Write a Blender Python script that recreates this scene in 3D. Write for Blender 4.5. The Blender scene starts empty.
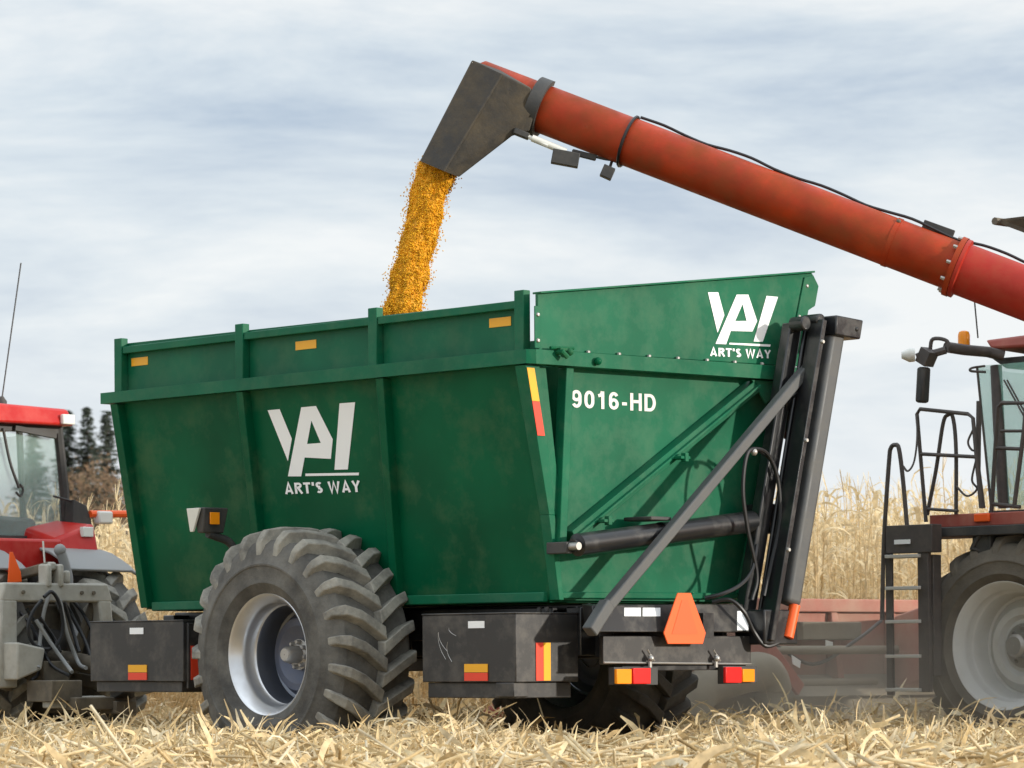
import bpy, bmesh, math, random
import numpy as np
from mathutils import Vector, Matrix, noise
random.seed(7); rng = np.random.default_rng(7)
scene = bpy.context.scene
COL = scene.collection
R = math.radians
GZ = -0.16                                   # ground level round the machines

# ------------------------------------------------------------------ frames
TH = math.pi - R(46)                         # heading of the machines
ORG = Vector((0.1204, 25.0, 0.0))            # ground point below the rear left rim corner of the cart
UX, UY = math.cos(TH), math.sin(TH)
def W(p):                                    # machine frame (forward, left, up) to world
    return Vector((ORG.x + p[0]*UX - p[1]*UY, ORG.y + p[0]*UY + p[1]*UX, p[2]))

# ------------------------------------------------------------------ materials
def mat(name, base, rough=.5, metal=0., var=.0, vscale=3., dust=None, dustamt=0., dscale=2., dlo=.45, dhi=.75,
        dmin=.25, bump=0., bscale=60., coat=0., spec=.5, stretch=(1,1,1)):
    m = bpy.data.materials.new(name); m.use_nodes = True
    nt = m.node_tree; N = nt.nodes; L = nt.links
    b = N['Principled BSDF']
    b.inputs['Roughness'].default_value = rough; b.inputs['Metallic'].default_value = metal
    b.inputs['Specular IOR Level'].default_value = spec
    b.inputs['Coat Weight'].default_value = coat; b.inputs['Coat Roughness'].default_value = .12
    tc = N.new('ShaderNodeTexCoord'); mp = N.new('ShaderNodeMapping'); mp.inputs['Scale'].default_value = stretch
    L.new(tc.outputs['Object'], mp.inputs['Vector'])
    col = None
    rgb = N.new('ShaderNodeRGB'); rgb.outputs[0].default_value = (*base, 1); col = rgb.outputs[0]
    if var:
        n = N.new('ShaderNodeTexNoise'); n.inputs['Scale'].default_value = vscale; n.inputs['Detail'].default_value = 6
        L.new(mp.outputs[0], n.inputs['Vector'])
        mr = N.new('ShaderNodeMapRange'); mr.inputs[1].default_value = .3; mr.inputs[2].default_value = .7
        mr.inputs[3].default_value = 1-var; mr.inputs[4].default_value = 1+var
        L.new(n.outputs['Fac'], mr.inputs[0])
        hs = N.new('ShaderNodeHueSaturation'); L.new(col, hs.inputs['Color']); L.new(mr.outputs[0], hs.inputs['Value'])
        col = hs.outputs[0]
    if dust:
        n = N.new('ShaderNodeTexNoise'); n.inputs['Scale'].default_value = dscale; n.inputs['Detail'].default_value = 9
        n.inputs['Roughness'].default_value = .68; L.new(mp.outputs[0], n.inputs['Vector'])
        mr = N.new('ShaderNodeMapRange'); mr.inputs[1].default_value = dlo; mr.inputs[2].default_value = dhi
        mr.inputs[3].default_value = dustamt*dmin; mr.inputs[4].default_value = dustamt; L.new(n.outputs['Fac'], mr.inputs[0])
        mx = N.new('ShaderNodeMix'); mx.data_type = 'RGBA'; L.new(mr.outputs[0], mx.inputs[0]); L.new(col, mx.inputs[6])
        mx.inputs[7].default_value = (*dust, 1); col = mx.outputs[2]
        rr = N.new('ShaderNodeMapRange'); rr.inputs[1].default_value = 0; rr.inputs[2].default_value = max(dustamt,.01)
        rr.inputs[3].default_value = rough; rr.inputs[4].default_value = min(1, rough+.3); L.new(mr.outputs[0], rr.inputs[0])
        L.new(rr.outputs[0], b.inputs['Roughness'])
    L.new(col, b.inputs['Base Color'])
    if bump:
        n = N.new('ShaderNodeTexNoise'); n.inputs['Scale'].default_value = bscale; n.inputs['Detail'].default_value = 4
        L.new(mp.outputs[0], n.inputs['Vector'])
        bp = N.new('ShaderNodeBump'); bp.inputs['Strength'].default_value = bump; bp.inputs['Distance'].default_value = .02
        L.new(n.outputs['Fac'], bp.inputs['Height']); L.new(bp.outputs[0], b.inputs['Normal'])
    return m
def glass(name, tint, alpha, rough=.05):
    m = bpy.data.materials.new(name); m.use_nodes = True
    b = m.node_tree.nodes['Principled BSDF']; b.inputs['Base Color'].default_value = (*tint, 1)
    b.inputs['Alpha'].default_value = alpha; b.inputs['Roughness'].default_value = rough
    return m
def island(name, cols, rough=.7, trans=0., spec=.3):     # every loose piece its own tint
    m = bpy.data.materials.new(name); m.use_nodes = True
    nt = m.node_tree; N = nt.nodes; L = nt.links; b = N['Principled BSDF']
    g = N.new('ShaderNodeNewGeometry'); cr = N.new('ShaderNodeValToRGB'); e = cr.color_ramp.elements
    while len(e) < len(cols): e.new(.5)
    for i, c in enumerate(cols): e[i].position = i/(len(cols)-1); e[i].color = (*c, 1)
    L.new(g.outputs['Random Per Island'], cr.inputs[0])
    tc = N.new('ShaderNodeTexCoord'); n = N.new('ShaderNodeTexNoise'); n.inputs['Scale'].default_value = 18
    L.new(tc.outputs['Object'], n.inputs['Vector'])
    mr = N.new('ShaderNodeMapRange'); mr.inputs[1].default_value = .3; mr.inputs[2].default_value = .7; mr.inputs[3].default_value = .75; mr.inputs[4].default_value = 1.15
    L.new(n.outputs['Fac'], mr.inputs[0])
    hs = N.new('ShaderNodeHueSaturation'); L.new(cr.outputs[0], hs.inputs['Color']); L.new(mr.outputs[0], hs.inputs['Value'])
    L.new(hs.outputs[0], b.inputs['Base Color'])
    b.inputs['Roughness'].default_value = rough; b.inputs['Specular IOR Level'].default_value = spec
    if trans:
        t = N.new('ShaderNodeBsdfTranslucent'); mx = N.new('ShaderNodeMixShader'); mx.inputs[0].default_value = trans
        L.new(hs.outputs[0], t.inputs['Color']); L.new(b.outputs[0], mx.inputs[1]); L.new(t.outputs[0], mx.inputs[2])
        L.new(mx.outputs[0], N['Material Output'].inputs['Surface'])
    return m

DUST = (.36, .30, .21)
GREEN = mat('green_paint', (.0005, .088, .037), .36, var=.28, vscale=1.1, dust=(.075,.14,.065), dustamt=.5, dscale=1.9, dlo=.5, dhi=.68, dmin=.04, coat=.0, spec=.10, bump=.10, bscale=1.6)
GREEN2 = mat('green_sunlit_rear_and_trim', (.003, .112, .053), .34, var=.2, vscale=1.6, dust=(.12,.20,.12), dustamt=.32, dscale=3.4, dlo=.46, dhi=.70, dmin=.1, bump=.06, bscale=2., spec=.16)  # lighter copy of the cart green, with the rear panel's sunlight in it
BLACK = mat('black_paint', (.0075, .0085, .0105), .28, dust=(.15,.135,.11), dustamt=.26, dscale=4.2, dlo=.5, dmin=.12, coat=.15)
BLACKBOX = mat('scuffed_black_sheet', (.013, .013, .014), .40, dust=(.27,.24,.20), dustamt=.42, dscale=3.4, dmin=.12, dlo=.47, dhi=.72)
DARKGREY = mat('grey_steel_tube', (.055, .060, .064), .42, dust=(.24,.22,.18), dustamt=.3, dscale=5)
RUBBER = mat('shaded_dusty_tyre_rubber', (.028, .026, .024), .8, var=.2, vscale=7, dust=(.20,.19,.165), dustamt=.85, dscale=3.2, dlo=.36, dhi=.68, bump=.25, bscale=40)  # dusty; carcass also darkened to hold the shade between the lugs
LUG = mat('worn_dusty_lug_rubber', (.05,.047,.043), .75, var=.25, vscale=9, dust=(.36,.34,.285), dustamt=.95, dscale=4., dlo=.34, dhi=.62, bump=.3, bscale=30)
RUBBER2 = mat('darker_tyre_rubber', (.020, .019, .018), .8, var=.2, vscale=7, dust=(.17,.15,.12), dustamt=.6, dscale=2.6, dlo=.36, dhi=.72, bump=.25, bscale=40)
RUBBER3 = mat('brown_dusty_tyre_rubber', (.045, .040, .034), .85, var=.2, vscale=7, dust=(.22,.19,.145), dustamt=.75, dscale=2.3, dlo=.3, dhi=.68, bump=.25, bscale=40)
HOSE = mat('hose_rubber', (.012, .012, .013), .45)
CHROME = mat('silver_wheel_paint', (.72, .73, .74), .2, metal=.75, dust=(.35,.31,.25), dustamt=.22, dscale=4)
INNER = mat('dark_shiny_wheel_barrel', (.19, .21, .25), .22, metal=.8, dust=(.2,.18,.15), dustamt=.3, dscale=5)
DISC = mat('blue_grey_wheel_disc', (.085, .10, .15), .3, metal=.4, dust=(.3,.28,.24), dustamt=.3, dscale=4)
RIMGREY = mat('dusty_white_wheel', (.66, .66, .63), .5, dust=(.45,.42,.36), dustamt=.5, dscale=3)
STEEL = mat('worn_steel', (.45, .44, .42), .35, metal=.7, dust=DUST, dustamt=.4, dscale=6)
WHITE = mat('white_decal', (.90, .91, .90), .45)
OFFWHITE = mat('off_white_lettering', (.74, .73, .68), .5)
YELLOW = mat('yellow_reflector', (.88, .42, .01), .35)
REDREF = mat('red_reflector', (.80, .055, .02), .35)
ORANGE = mat('fluorescent_orange', (.95, .12, .012), .5)
AMBER = mat('amber_lens', (.92, .30, .008), .25)
REDLENS = mat('red_lens', (.80, .022, .02), .22)
TRED = mat('tractor_red_paint', (.50, .011, .009), .3, var=.12, dust=DUST, dustamt=.18, dscale=3, dmin=.1, coat=.1, spec=.3)
CRED = mat('faded_red_paint', (.34, .040, .026), .5, var=.2, dust=(.40,.27,.19), dustamt=.55, dscale=3)
HRED = mat('dusty_header_red', (.36,.075,.055), .65, var=.15, dust=(.45,.30,.22), dustamt=.85, dscale=1.6, dlo=.34, dhi=.66)
HGREY = mat('dusty_header_grey', (.16, .135, .10), .7, var=.15, dust=(.33,.28,.20), dustamt=.7, dscale=2.2, dlo=.35, dhi=.7)
AUGER = mat('auger_orange_red_paint', (.36, .034, .006), .45, var=.3, vscale=3.2, dust=(.21,.06,.018), dustamt=.6, dscale=4.2, dlo=.42, dhi=.66, dmin=.1, spec=.22, bump=.08, bscale=9)
AUGER2 = mat('auger_base_red_paint', (.38, .016, .009), .4, var=.2, vscale=3, dust=(.26,.07,.035), dustamt=.6, dscale=6, spec=.25)
SPOUT = mat('dusty_spout_rubber', (.030, .029, .028), .65, var=.2, vscale=4, dust=(.20,.15,.085), dustamt=.55, dscale=3.2, dmin=.12, dlo=.42, dhi=.78, bump=.3, bscale=14)
TBLACK = mat('dark_plastic', (.022, .023, .024), .5, dust=(.2,.18,.15), dustamt=.35, dscale=5)
GREYFEND = mat('grey_fender_plastic', (.24, .25, .25), .55, dust=(.36,.34,.30), dustamt=.5, dscale=3)
HITCHPAINT = mat('pale_dusty_hitch_paint', (.42, .41, .36), .6, var=.18, vscale=6, dust=(.22,.18,.12), dustamt=.6, dscale=5, dlo=.48, dhi=.75)
MUDDY = mat('muddy_iron', (.075, .063, .048), .75, var=.3, vscale=8, dust=(.30,.25,.17), dustamt=.6, dscale=5)
LAMP = mat('clear_lamp_glass', (.72, .72, .66), .2)
GLASS1 = glass('tractor_cab_glass', (.42, .60, .55), .22, .02)
GLASS2 = glass('combine_cab_glass', (.42, .80, .66), .34, .08)
RAILP = mat('brown_black_rail_paint', (.055, .048, .045), .5, dust=(.25,.2,.16), dustamt=.35, dscale=8)
FLAP = mat('brown_tank_flap', (.075, .058, .042), .65, dust=DUST, dustamt=.4, dscale=4)
STRAW = island('corn_straw', [(.42,.29,.13), (.80,.62,.34), (.88,.74,.46), (.70,.51,.26), (.90,.80,.58), (.60,.43,.21), (.84,.68,.40)], .62, .22)
CORN = island('dry_corn_leaf', [(.64,.48,.26), (.78,.62,.36), (.86,.72,.46), (.72,.55,.30), (.84,.70,.45)], .7, .35)
KERNEL = island('yellow_corn_kernel', [(.76,.34,.008), (.90,.47,.012), (.84,.40,.009), (.93,.54,.03), (.78,.35,.008)], .45)
BARK = mat('bark', (.10, .075, .055), .9, bump=.4, bscale=12)
NEEDLE = island('spruce_needles', [(.10,.125,.10), (.13,.155,.12), (.16,.18,.14), (.11,.135,.105)], .8, .3)
RUSTLEAF = island('rusty_autumn_leaf', [(.22,.14,.09), (.28,.18,.11), (.17,.135,.08), (.33,.22,.14)], .8, .3)

# ------------------------------------------------------------------ mesh builder
class MB:
    def __init__(s): s.v = []; s.f = []
    def add(s, vs, fs):
        k = len(s.v); s.v += [tuple(v) for v in vs]; s.f += [tuple(i+k for i in f) for f in fs]; return s
    def hexa(s, p):      # p: bottom quad 4, top quad 4
        return s.add(p, [(0,1,2,3),(7,6,5,4),(0,4,5,1),(1,5,6,2),(2,6,7,3),(3,7,4,0)])
    def box(s, x0, x1, y0, y1, z0, z1):
        return s.hexa([(x0,y0,z0),(x1,y0,z0),(x1,y1,z0),(x0,y1,z0),(x0,y0,z1),(x1,y0,z1),(x1,y1,z1),(x0,y1,z1)])
    def prism(s, poly, vec):
        n = len(poly); a = [Vector(p) for p in poly]; v = Vector(vec); b = [p+v for p in a]
        return s.add(a+b, [tuple(range(n)), tuple(range(2*n-1, n-1, -1))] + [(i, n+i, n+(i+1) % n, (i+1) % n) for i in range(n)])
    def bar(s, p0, p1, w, h, up=(0,0,1)):
        a, b = Vector(p0), Vector(p1); d = (b-a).normalized(); x = d.cross(Vector(up)).normalized(); y = x.cross(d)
        q = [(-w/2,-h/2),(w/2,-h/2),(w/2,h/2),(-w/2,h/2)]
        return s.hexa([a+x*i+y*j for i, j in q] + [b+x*i+y*j for i, j in q])
    def tube(s, path, r, n=10, closed=False):
        P = [Vector(p) for p in path]; m = len(P)
        rr = r if isinstance(r, (list, tuple)) else [r]*m
        t0 = (P[1]-P[0]).normalized(); ref = Vector((0,0,1)) if abs(t0.z) < .9 else Vector((1,0,0))
        nx = t0.cross(ref).normalized(); vs = []; fs = []
        for i in range(m):
            if closed: t = (P[(i+1) % m]-P[i-1]).normalized()
            else: t = (P[min(i+1, m-1)]-P[max(i-1, 0)]).normalized()
            nx = (nx - t*nx.dot(t)).normalized(); ny = t.cross(nx)
            vs += [P[i]+(nx*math.cos(2*math.pi*k/n)+ny*math.sin(2*math.pi*k/n))*rr[i] for k in range(n)]
        for i in range(m if closed else m-1):
            j = (i+1) % m
            fs += [(i*n+k, i*n+(k+1) % n, j*n+(k+1) % n, j*n+k) for k in range(n)]
        if not closed: fs += [tuple(range(n-1, -1, -1)), tuple((m-1)*n+k for k in range(n))]
        return s.add(vs, fs)
    def lathe(s, c, axis, prof, n=64, closed=False):   # prof: (radius, offset along axis)
        c = Vector(c); a = Vector(axis).normalized(); ref = Vector((0,0,1)) if abs(a.z) < .9 else Vector((1,0,0))
        e1 = a.cross(ref).normalized(); e2 = a.cross(e1); m = len(prof); vs = []; fs = []
        for k in range(n):
            t = 2*math.pi*k/n; d = e1*math.cos(t)+e2*math.sin(t)
            vs += [c+d*r+a*o for r, o in prof]
        for k in range(n):
            j = (k+1) % n
            for i in range(m if closed else m-1):
                fs.append((k*m+i, k*m+(i+1) % m, j*m+(i+1) % m, j*m+i))
        return s.add(vs, fs)
    def ball(s, c, r, n=8):
        pr = [(max(r*math.sin(math.pi*i/n), .0004), -r*math.cos(math.pi*i/n)) for i in range(n+1)]
        return s.lathe(c, (0,0,1), pr, 12)
    def build(s, name, m, parent=None, bevel=0., angle=38, flat=False, segs=2):
        off = Vector(parent['_off']) if parent and '_off' in parent else Vector((0,0,0))
        me = bpy.data.meshes.new(name); me.from_pydata([tuple(Vector(v)-off) for v in s.v], [], s.f); me.update()
        bm = bmesh.new(); bm.from_mesh(me); bmesh.ops.recalc_face_normals(bm, faces=bm.faces[:]); bm.to_mesh(me); bm.free()
        me.materials.append(m)
        if not flat: me.shade_smooth(); me.set_sharp_from_angle(angle=R(angle))
        o = bpy.data.objects.new(name, me); COL.objects.link(o)
        if parent: o.parent = parent; o['_off'] = tuple(off)
        if bevel:
            b = o.modifiers.new('bevel', 'BEVEL'); b.width = bevel; b.segments = segs; b.limit_method = 'ANGLE'; b.angle_limit = R(40)
        return o
def thing(name, label, cat, off=(0,0,0), group=None, world=False):
    o = bpy.data.objects.new(name, None); COL.objects.link(o); o.empty_display_size = .3
    if world: o.location = off; o['_off'] = (0.,0.,0.)
    else: o.location = W(off); o.rotation_euler = (0, 0, TH); o['_off'] = tuple(float(c) for c in off)
    o['label'] = label; o['category'] = cat
    if group: o['group'] = group
    return o
def smoothpath(pts, n=8):
    P = [Vector(p) for p in pts]; Q = [P[0]*2-P[1]] + P + [P[-1]*2-P[-2]]; out = []
    for i in range(1, len(Q)-2):
        a, b, c, d = Q[i-1], Q[i], Q[i+1], Q[i+2]
        for k in range(n):
            t = k/n
            out.append(.5*((2*b)+(c-a)*t+(2*a-5*b+4*c-d)*t*t+(3*b-a-3*c+d)*t**3))
    return out + [P[-1]]
def arc(cx, cy, rx, ry, a0, a1, n=10):
    return [(cx+rx*math.cos(R(a0+(a1-a0)*k/n)), cy+ry*math.sin(R(a0+(a1-a0)*k/n))) for k in range(n+1)]
def glyph(c, t):          # strokes in a unit-high cell: (advance, list of centre lines), t = stroke width
    h = t/2; m = .62-t
    if c == 'A': return .72, [[(h*.9,0),(.36,1-.02),(.72-h*.9,0)], [(.18,.27),(.54,.27)]]
    if c == 'R': return .62, [[(h,0),(h,1-h),(.36,1-h)]+arc(.36,.74,.62-h-.36,.26-h,90,-90,8)+[(h,.48)], [(.33,.48),(.60,0)]]
    if c == 'T': return .60, [[(0,1-h),(.60,1-h)], [(.30,1-t),(.30,0)]]
    if c == "'": return .16, [[(.08,1),(.08,.68)]]
    if c == 'S': return .56, [arc(.28,.735,.28-h,.265-h,35,270,12)+arc(.28,.265,.28-h,.265-h,90,-145,12)]
    if c == 'W': return .98, [[(h*.8,1),(.27,.02),(.49,.96),(.71,.02),(.98-h*.8,1)]]
    if c == 'Y': return .66, [[(h*.7,1),(.33,.44),(.66-h*.7,1)], [(.33,.48),(.33,0)]]
    if c == '0': return .56, [arc(.28,.62,.28-h,.38-h,0,180,10)+arc(.28,.38,.28-h,.38-h,180,360,10)+[(.56-h,.62)]]
    if c == '9': return .56, [arc(.28,.68,.28-h,.32-h,0,360,18), [(.56-h,.68),(.56-h,.42)]+arc(.28,.36,.28-h,.36-h,0,-150,10)]
    if c == '6': return .56, [arc(.28,.32,.28-h,.32-h,0,360,18), [(h,.32),(h,.58)]+arc(.28,.64,.28-h,.36-h,180,30,10)]
    if c == '1': return .50, [[(.06,.74),(.16,.77),(.25,.84),(.29,1)], [(.31,1),(.31,0)]]
    if c == '-': return .34, [[(.03,.36),(.31,.36)]]
    if c == 'H': return .66, [[(h,0),(h,1)], [(.66-h,0),(.66-h,1)], [(t,.52),(.66-t,.52)]]
    if c == 'D': return .66, [[(h,h),(h,1-h),(.32,1-h)]+arc(.32,.5,.34-h,.5-h,90,-90,14)+[(h,h)]]
    return .34, []
def lettering(name, text, origin, xd, ud, width, height, m, parent, t=.2, gap=.12):
    polys = []; x = 0.
    for c in text:
        adv, strokes = glyph(c, t)
        for q, line in enumerate(strokes):
            P = [Vector((p[0], p[1])) for p in line]; Lf_, Rt_ = [], []
            closed = (P[0]-P[-1]).length < 1e-4 and len(P) > 3
            if closed: P = P[:-1]
            n = len(P)
            for k in range(n):
                a = P[k-1] if (k or closed) else P[k]; b = P[(k+1) % n] if (k < n-1 or closed) else P[k]
                d1 = (P[k]-a).normalized() if (P[k]-a).length > 1e-6 else (b-P[k]).normalized(); d2 = (b-P[k]).normalized() if (b-P[k]).length > 1e-6 else d1
                n1 = Vector((-d1.y, d1.x)); n2 = Vector((-d2.y, d2.x)); mm = n1+n2
                mm = mm.normalized() if mm.length > 1e-4 else n1; sc = min(1/max(mm.dot(n1), .35), 1.9)
                Lf_.append(P[k]+mm*t/2*sc); Rt_.append(P[k]-mm*t/2*sc)
            for k in range(n if closed else n-1):
                e = (k+1) % n; polys.append(([Rt_[k], Rt_[e], Lf_[e], Lf_[k]], x, q))
        x += adv+(gap if c != ' ' else 0)
    tot = x-gap; mb = MB(); O = Vector(origin); xd = Vector(xd); ud = Vector(ud); nrm = xd.cross(ud).normalized()
    for quad, x0, q in polys:
        mb.add([O+xd*((p.x+x0)/tot*width)+ud*(p.y*height)+nrm*(.0008*q) for p in quad], [(0,1,2,3)])
    return mb.build(name, m, parent, flat=True)

# ------------------------------------------------------------------ wheels
def tyre_mesh(c, Rt, w, rb, lugs, lugh, sgn=1, lugw=.075):
    """ribbed field tyre: axis along y, c its centre; rb = bead radius; lugs per row"""
    mb = MB(); tread = MB(); h = w/2; Rc = Rt-lugh
    half = [(rb, h*.80), (rb+.012, h*.90), (rb+.03*Rt, h*.96), (rb+(Rc-rb)*.2, h*1.03), (rb+(Rc-rb)*.22, h*1.055), (rb+(Rc-rb)*.26, h*1.055), (rb+(Rc-rb)*.28, h*1.045), (rb+(Rc-rb)*.50, h*1.075), (rb+(Rc-rb)*.52, h*1.095), (rb+(Rc-rb)*.55, h*1.095), (rb+(Rc-rb)*.57, h*1.072), (rb+(Rc-rb)*.72, h*1.03),
            (rb+(Rc-rb)*.87, h*.945), (Rc*.978, h*.83), (Rc*.994, h*.55), (Rc, h*.2)]
    prof = half + [(r, -o) for r, o in reversed(half)]
    mb.lathe(c, (0,1,0), prof, 72)
    C = Vector(c)
    def P(r, th, y): return C + Vector((math.cos(th)*r, y, math.sin(th)*r))
    for row in (1, -1):
        for k in range(lugs):
            t0 = 2*math.pi*(k + (.5 if row < 0 else 0))/lugs
            st = []                                  # stations from shoulder to middle
            for q, (yy, dr, adv, ww, low) in enumerate(((1.035,-.17,.00,.75,-.22),(.975,-.085,.008,.95,-.24),(.85,-.022,.022,1.0,-.20),(.52,.0,.075,1.0,-.14),(.22,.0,.150,1.1,-.14),(-.04,-.002,.215,1.2,-.14))):
                y = row*h*yy; th = t0 - sgn*adv; hw = lugw*ww/Rt*.5
                ro = Rt*(1+dr)
                if q == 0: ro = Rt*(1-.135)
                st.append([P(ro+low*Rt*.6, th-hw*1.35, y), P(ro, th-hw, y), P(ro, th+hw, y), P(ro+low*Rt*.6, th+hw*1.35, y)])
            vs = [p for s_ in st for p in s_]; fs = []
            for q in range(len(st)-1):
                a = q*4; b = a+4
                fs += [(a, a+1, b+1, b), (a+1, a+2, b+2, b+1), (a+2, a+3, b+3, b+2)]
            fs += [(0,1,2,3), tuple(len(vs)-4+i for i in (3,2,1,0))]
            tread.add(vs, fs)
    return mb, tread
def wheel(parent, c, Rt, w, rb, out, lugs, lugh, rub, rimm, discm, dish, hubr, nb, sgn=1, lugw=.075, name='wheel'):
    """out = +1 when the outer face looks to +y"""
    wh = bpy.data.objects.new(name, None); COL.objects.link(wh); wh.parent = parent; wh['_off'] = parent['_off']
    ty_, td_ = tyre_mesh(c, Rt, w, rb, lugs, lugh, sgn, lugw); ty_.build('tyre', rub, wh, angle=32); td_.build('tread', LUG if rub is RUBBER else rub, wh, .008, angle=30)
    h = w/2*out; f = rb
    rim = MB().lathe(c, (0,1,0), [(f+.005, -h*.8), (f+.028, h*.78), (f+.034, h*.90), (f+.016, h*.935), (f-.004, h*.90), (f-.016, h*.80), (f-.05, h*.72), (f-.055, h*.60),
         (f-.06, h*.42), (f-.075, h*.38)], 72)
    rim.build('rim', rimm, wh, angle=50)
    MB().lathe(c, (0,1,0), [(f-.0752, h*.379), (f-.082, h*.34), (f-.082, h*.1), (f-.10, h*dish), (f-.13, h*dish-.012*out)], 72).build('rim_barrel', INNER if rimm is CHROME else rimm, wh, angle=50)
    d = MB().lathe(c, (0,1,0), [(f-.128, h*dish-.004*out), (f*.62, h*dish+.07*out), (f*.5, h*dish+.075*out), (hubr*1.5, h*dish+.03*out), (.004, h*dish+.03*out)], 64)
    d.build('wheel_disc', discm, wh, angle=30)
    hb = MB().lathe(c, (0,1,0), [(hubr*1.25, h*dish+.02*out), (hubr*1.25, h*dish+.06*out), (hubr*.72, h*dish+.075*out), (hubr*.66, h*dish+.19*out), (hubr*.5, h*dish+.215*out), (.004, h*dish+.215*out)], 32)
    for k in range(nb):
        t = 2*math.pi*k/nb+.2; p = Vector(c)+Vector((math.cos(t)*hubr*1.02, 0, math.sin(t)*hubr*1.02))
        hb.lathe(p, (0,1,0), [(.019, h*dish+.05*out), (.019, h*dish+.095*out), (.012, h*dish+.105*out), (.001, h*dish+.105*out)], 8)
    hb.build('hub', STEEL, wh, angle=35)
    return wh

# ================================================================== THE GRAIN CART
cart = thing('grain_cart', 'tall green high dump grain cart catching the falling corn', 'grain cart', (2.6, -1.4, GZ))
WT, WB, ZT, ZB = -.10, -.38, 3.05, 1.25           # side wall: top and bottom offset and height
def wy(z): return WT - (ZT-z)*.28/1.8
def sidept0(x, z): return (x, wy(z)+.001, z)
def wyr(z): return -3.05 + (ZT-z)*.55/1.8
sp = MB(); sp.hexa([(.14,wy(1.25)-.03,1.25),(5.18,wy(1.25)-.03,1.25),(5.18,wy(1.25),1.25),(.14,wy(1.25),1.25),
                    (.14,wy(3.1)-.03,3.1),(5.26,wy(3.1)-.03,3.1),(5.26,wy(3.1),3.1),(.14,wy(3.1),3.1)])
side = sp.build('side_panel', GREEN, cart)
for (xt, xb, wd) in ((5.165, 5.12, .10), (3.445, 3.50, .085), (1.69, 1.84, .085)):
    rb_ = MB().hexa([(xb-wd/2,wy(1.26)-.01,1.262),(xb+wd/2,wy(1.26)-.01,1.262),(xb+wd/2,wy(1.26)+.075,1.262),(xb-wd/2,wy(1.26)+.075,1.262),
                     (xt-wd/2,wy(3.04)-.01,3.036),(xt+wd/2,wy(3.04)-.01,3.036),(xt+wd/2,-.015,3.036),(xt-wd/2,-.015,3.036)])
    rb_.build('stiffener_rib', GREEN, side, .006)
MB().bar((.16,wy(1.285)+.022,1.275),(5.05,wy(1.285)+.022,1.275),.05,.075).build('lower_lip', GREEN2, side, .008)
er = MB().hexa([(.04,wy(1.9)-.06,1.9),(.14,wy(1.9)-.06,1.9),(.14,wy(1.9)+.004,1.9),(.04,wy(1.9)+.004,1.9),
                (.02,wy(3.03)-.06,3.03),(.14,wy(3.03)-.06,3.03),(.14,-.015,3.03),(.02,-.015,3.03)])
er.hexa([(.04,wy(1.25)-.05,1.25),(.14,wy(1.25)-.05,1.25),(.14,wy(1.25)+.001,1.25),(.04,wy(1.25)+.001,1.25),
         (.04,wy(1.9)-.06,1.9),(.14,wy(1.9)-.06,1.9),(.14,wy(1.9)+.004,1.9),(.04,wy(1.9)+.004,1.9)])
er.hexa([(.05,-.42,1.9),(.07,-.42,1.9),(.07,-.33,1.9),(.05,-.33,1.9),(.05,-.26,3.03),(.07,-.26,3.03),(.07,-.14,3.03),(.05,-.14,3.03)])
er.build('rear_edge_rib', GREEN2, side, .004)
def edgestrip(z0, z1, m, name):
    def pt(z, k):
        t = (z-1.9)/(3.03-1.9); yo = wy(1.9)+.004 + t*((-.015)-(wy(1.9)+.004)); yi = yo-.082
        x = .04 + t*(.02-.04) - .004
        return (x, yo-.004 if k == 0 else yi, z)
    MB().prism([pt(z0,0), pt(z0,1), pt(z1,1), pt(z1,0)], (-.003,0,0)).build(name, m, side)
edgestrip(2.76, 3.01, YELLOW, 'yellow_reflector_strip'); edgestrip(2.50, 2.757, REDREF, 'red_reflector_strip')
# ---- logo on the side (strokes of three letters joined, underline, name)
SN = Vector((0, 1.8, -.28)).normalized()
def sidept(x, z, d=.004): return Vector((x, wy(z), z)) + SN*d
side_logo = [[(3.203,2.874),(3.048,2.875),(2.94,2.626),(3.025,2.446)],
 [(3.049,2.322),(2.773,2.874),(2.587,2.874),(2.667,2.76),(2.756,2.574),(2.808,2.466),(2.881,2.315)],
 [(2.587,2.874),(2.431,2.596),(2.585,2.574),(2.667,2.76)], [(2.585,2.574),(2.431,2.596),(2.484,2.44),(2.808,2.466),(2.756,2.574)],
 [(2.294,2.878),(2.103,2.876),(2.292,2.345),(2.456,2.35)], [(2.824,2.335),(2.16,2.314),(2.168,2.293),(2.827,2.315)]]
lg = MB()
for p in side_logo: lg.add([sidept(*q) for q in p], [tuple(range(len(p)))])
lg.build('logo', WHITE, side, flat=True)
lettering('maker_name', "ART'S WAY", sidept(3.11, 2.178), (-1,0,-.02), (0,.154,.988), .945, .092, WHITE, side, .2, .14)
# ---- other walls
pr = MB().hexa([(.14,wyr(1.25),1.25),(5.18,wyr(1.25),1.25),(5.18,wyr(1.25)+.03,1.25),(.14,wyr(1.25)+.03,1.25),
                (.14,wyr(3.1),3.1),(5.26,wyr(3.1),3.1),(5.26,wyr(3.1)+.03,3.1),(.14,wyr(3.1)+.03,3.1)])
pr.box(.2, 5.24, -3.09, -3.06, 3.1, 3.62); pr.build('side_panel', GREEN, cart)
fr = MB().hexa([(5.14,wyr(1.25)+.04,1.25),(5.16,wyr(1.25)+.04,1.25),(5.16,wy(1.25)-.04,1.25),(5.14,wy(1.25)-.04,1.25),
                (5.22,wyr(3.1)+.04,3.1),(5.24,wyr(3.1)+.04,3.1),(5.24,wy(3.1)-.04,3.1),(5.22,wy(3.1)-.04,3.1)])
fr.box(5.215, 5.238, -3.05, -.2, 3.11, 3.56); fr.build('front_panel', GREEN, cart)
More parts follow.
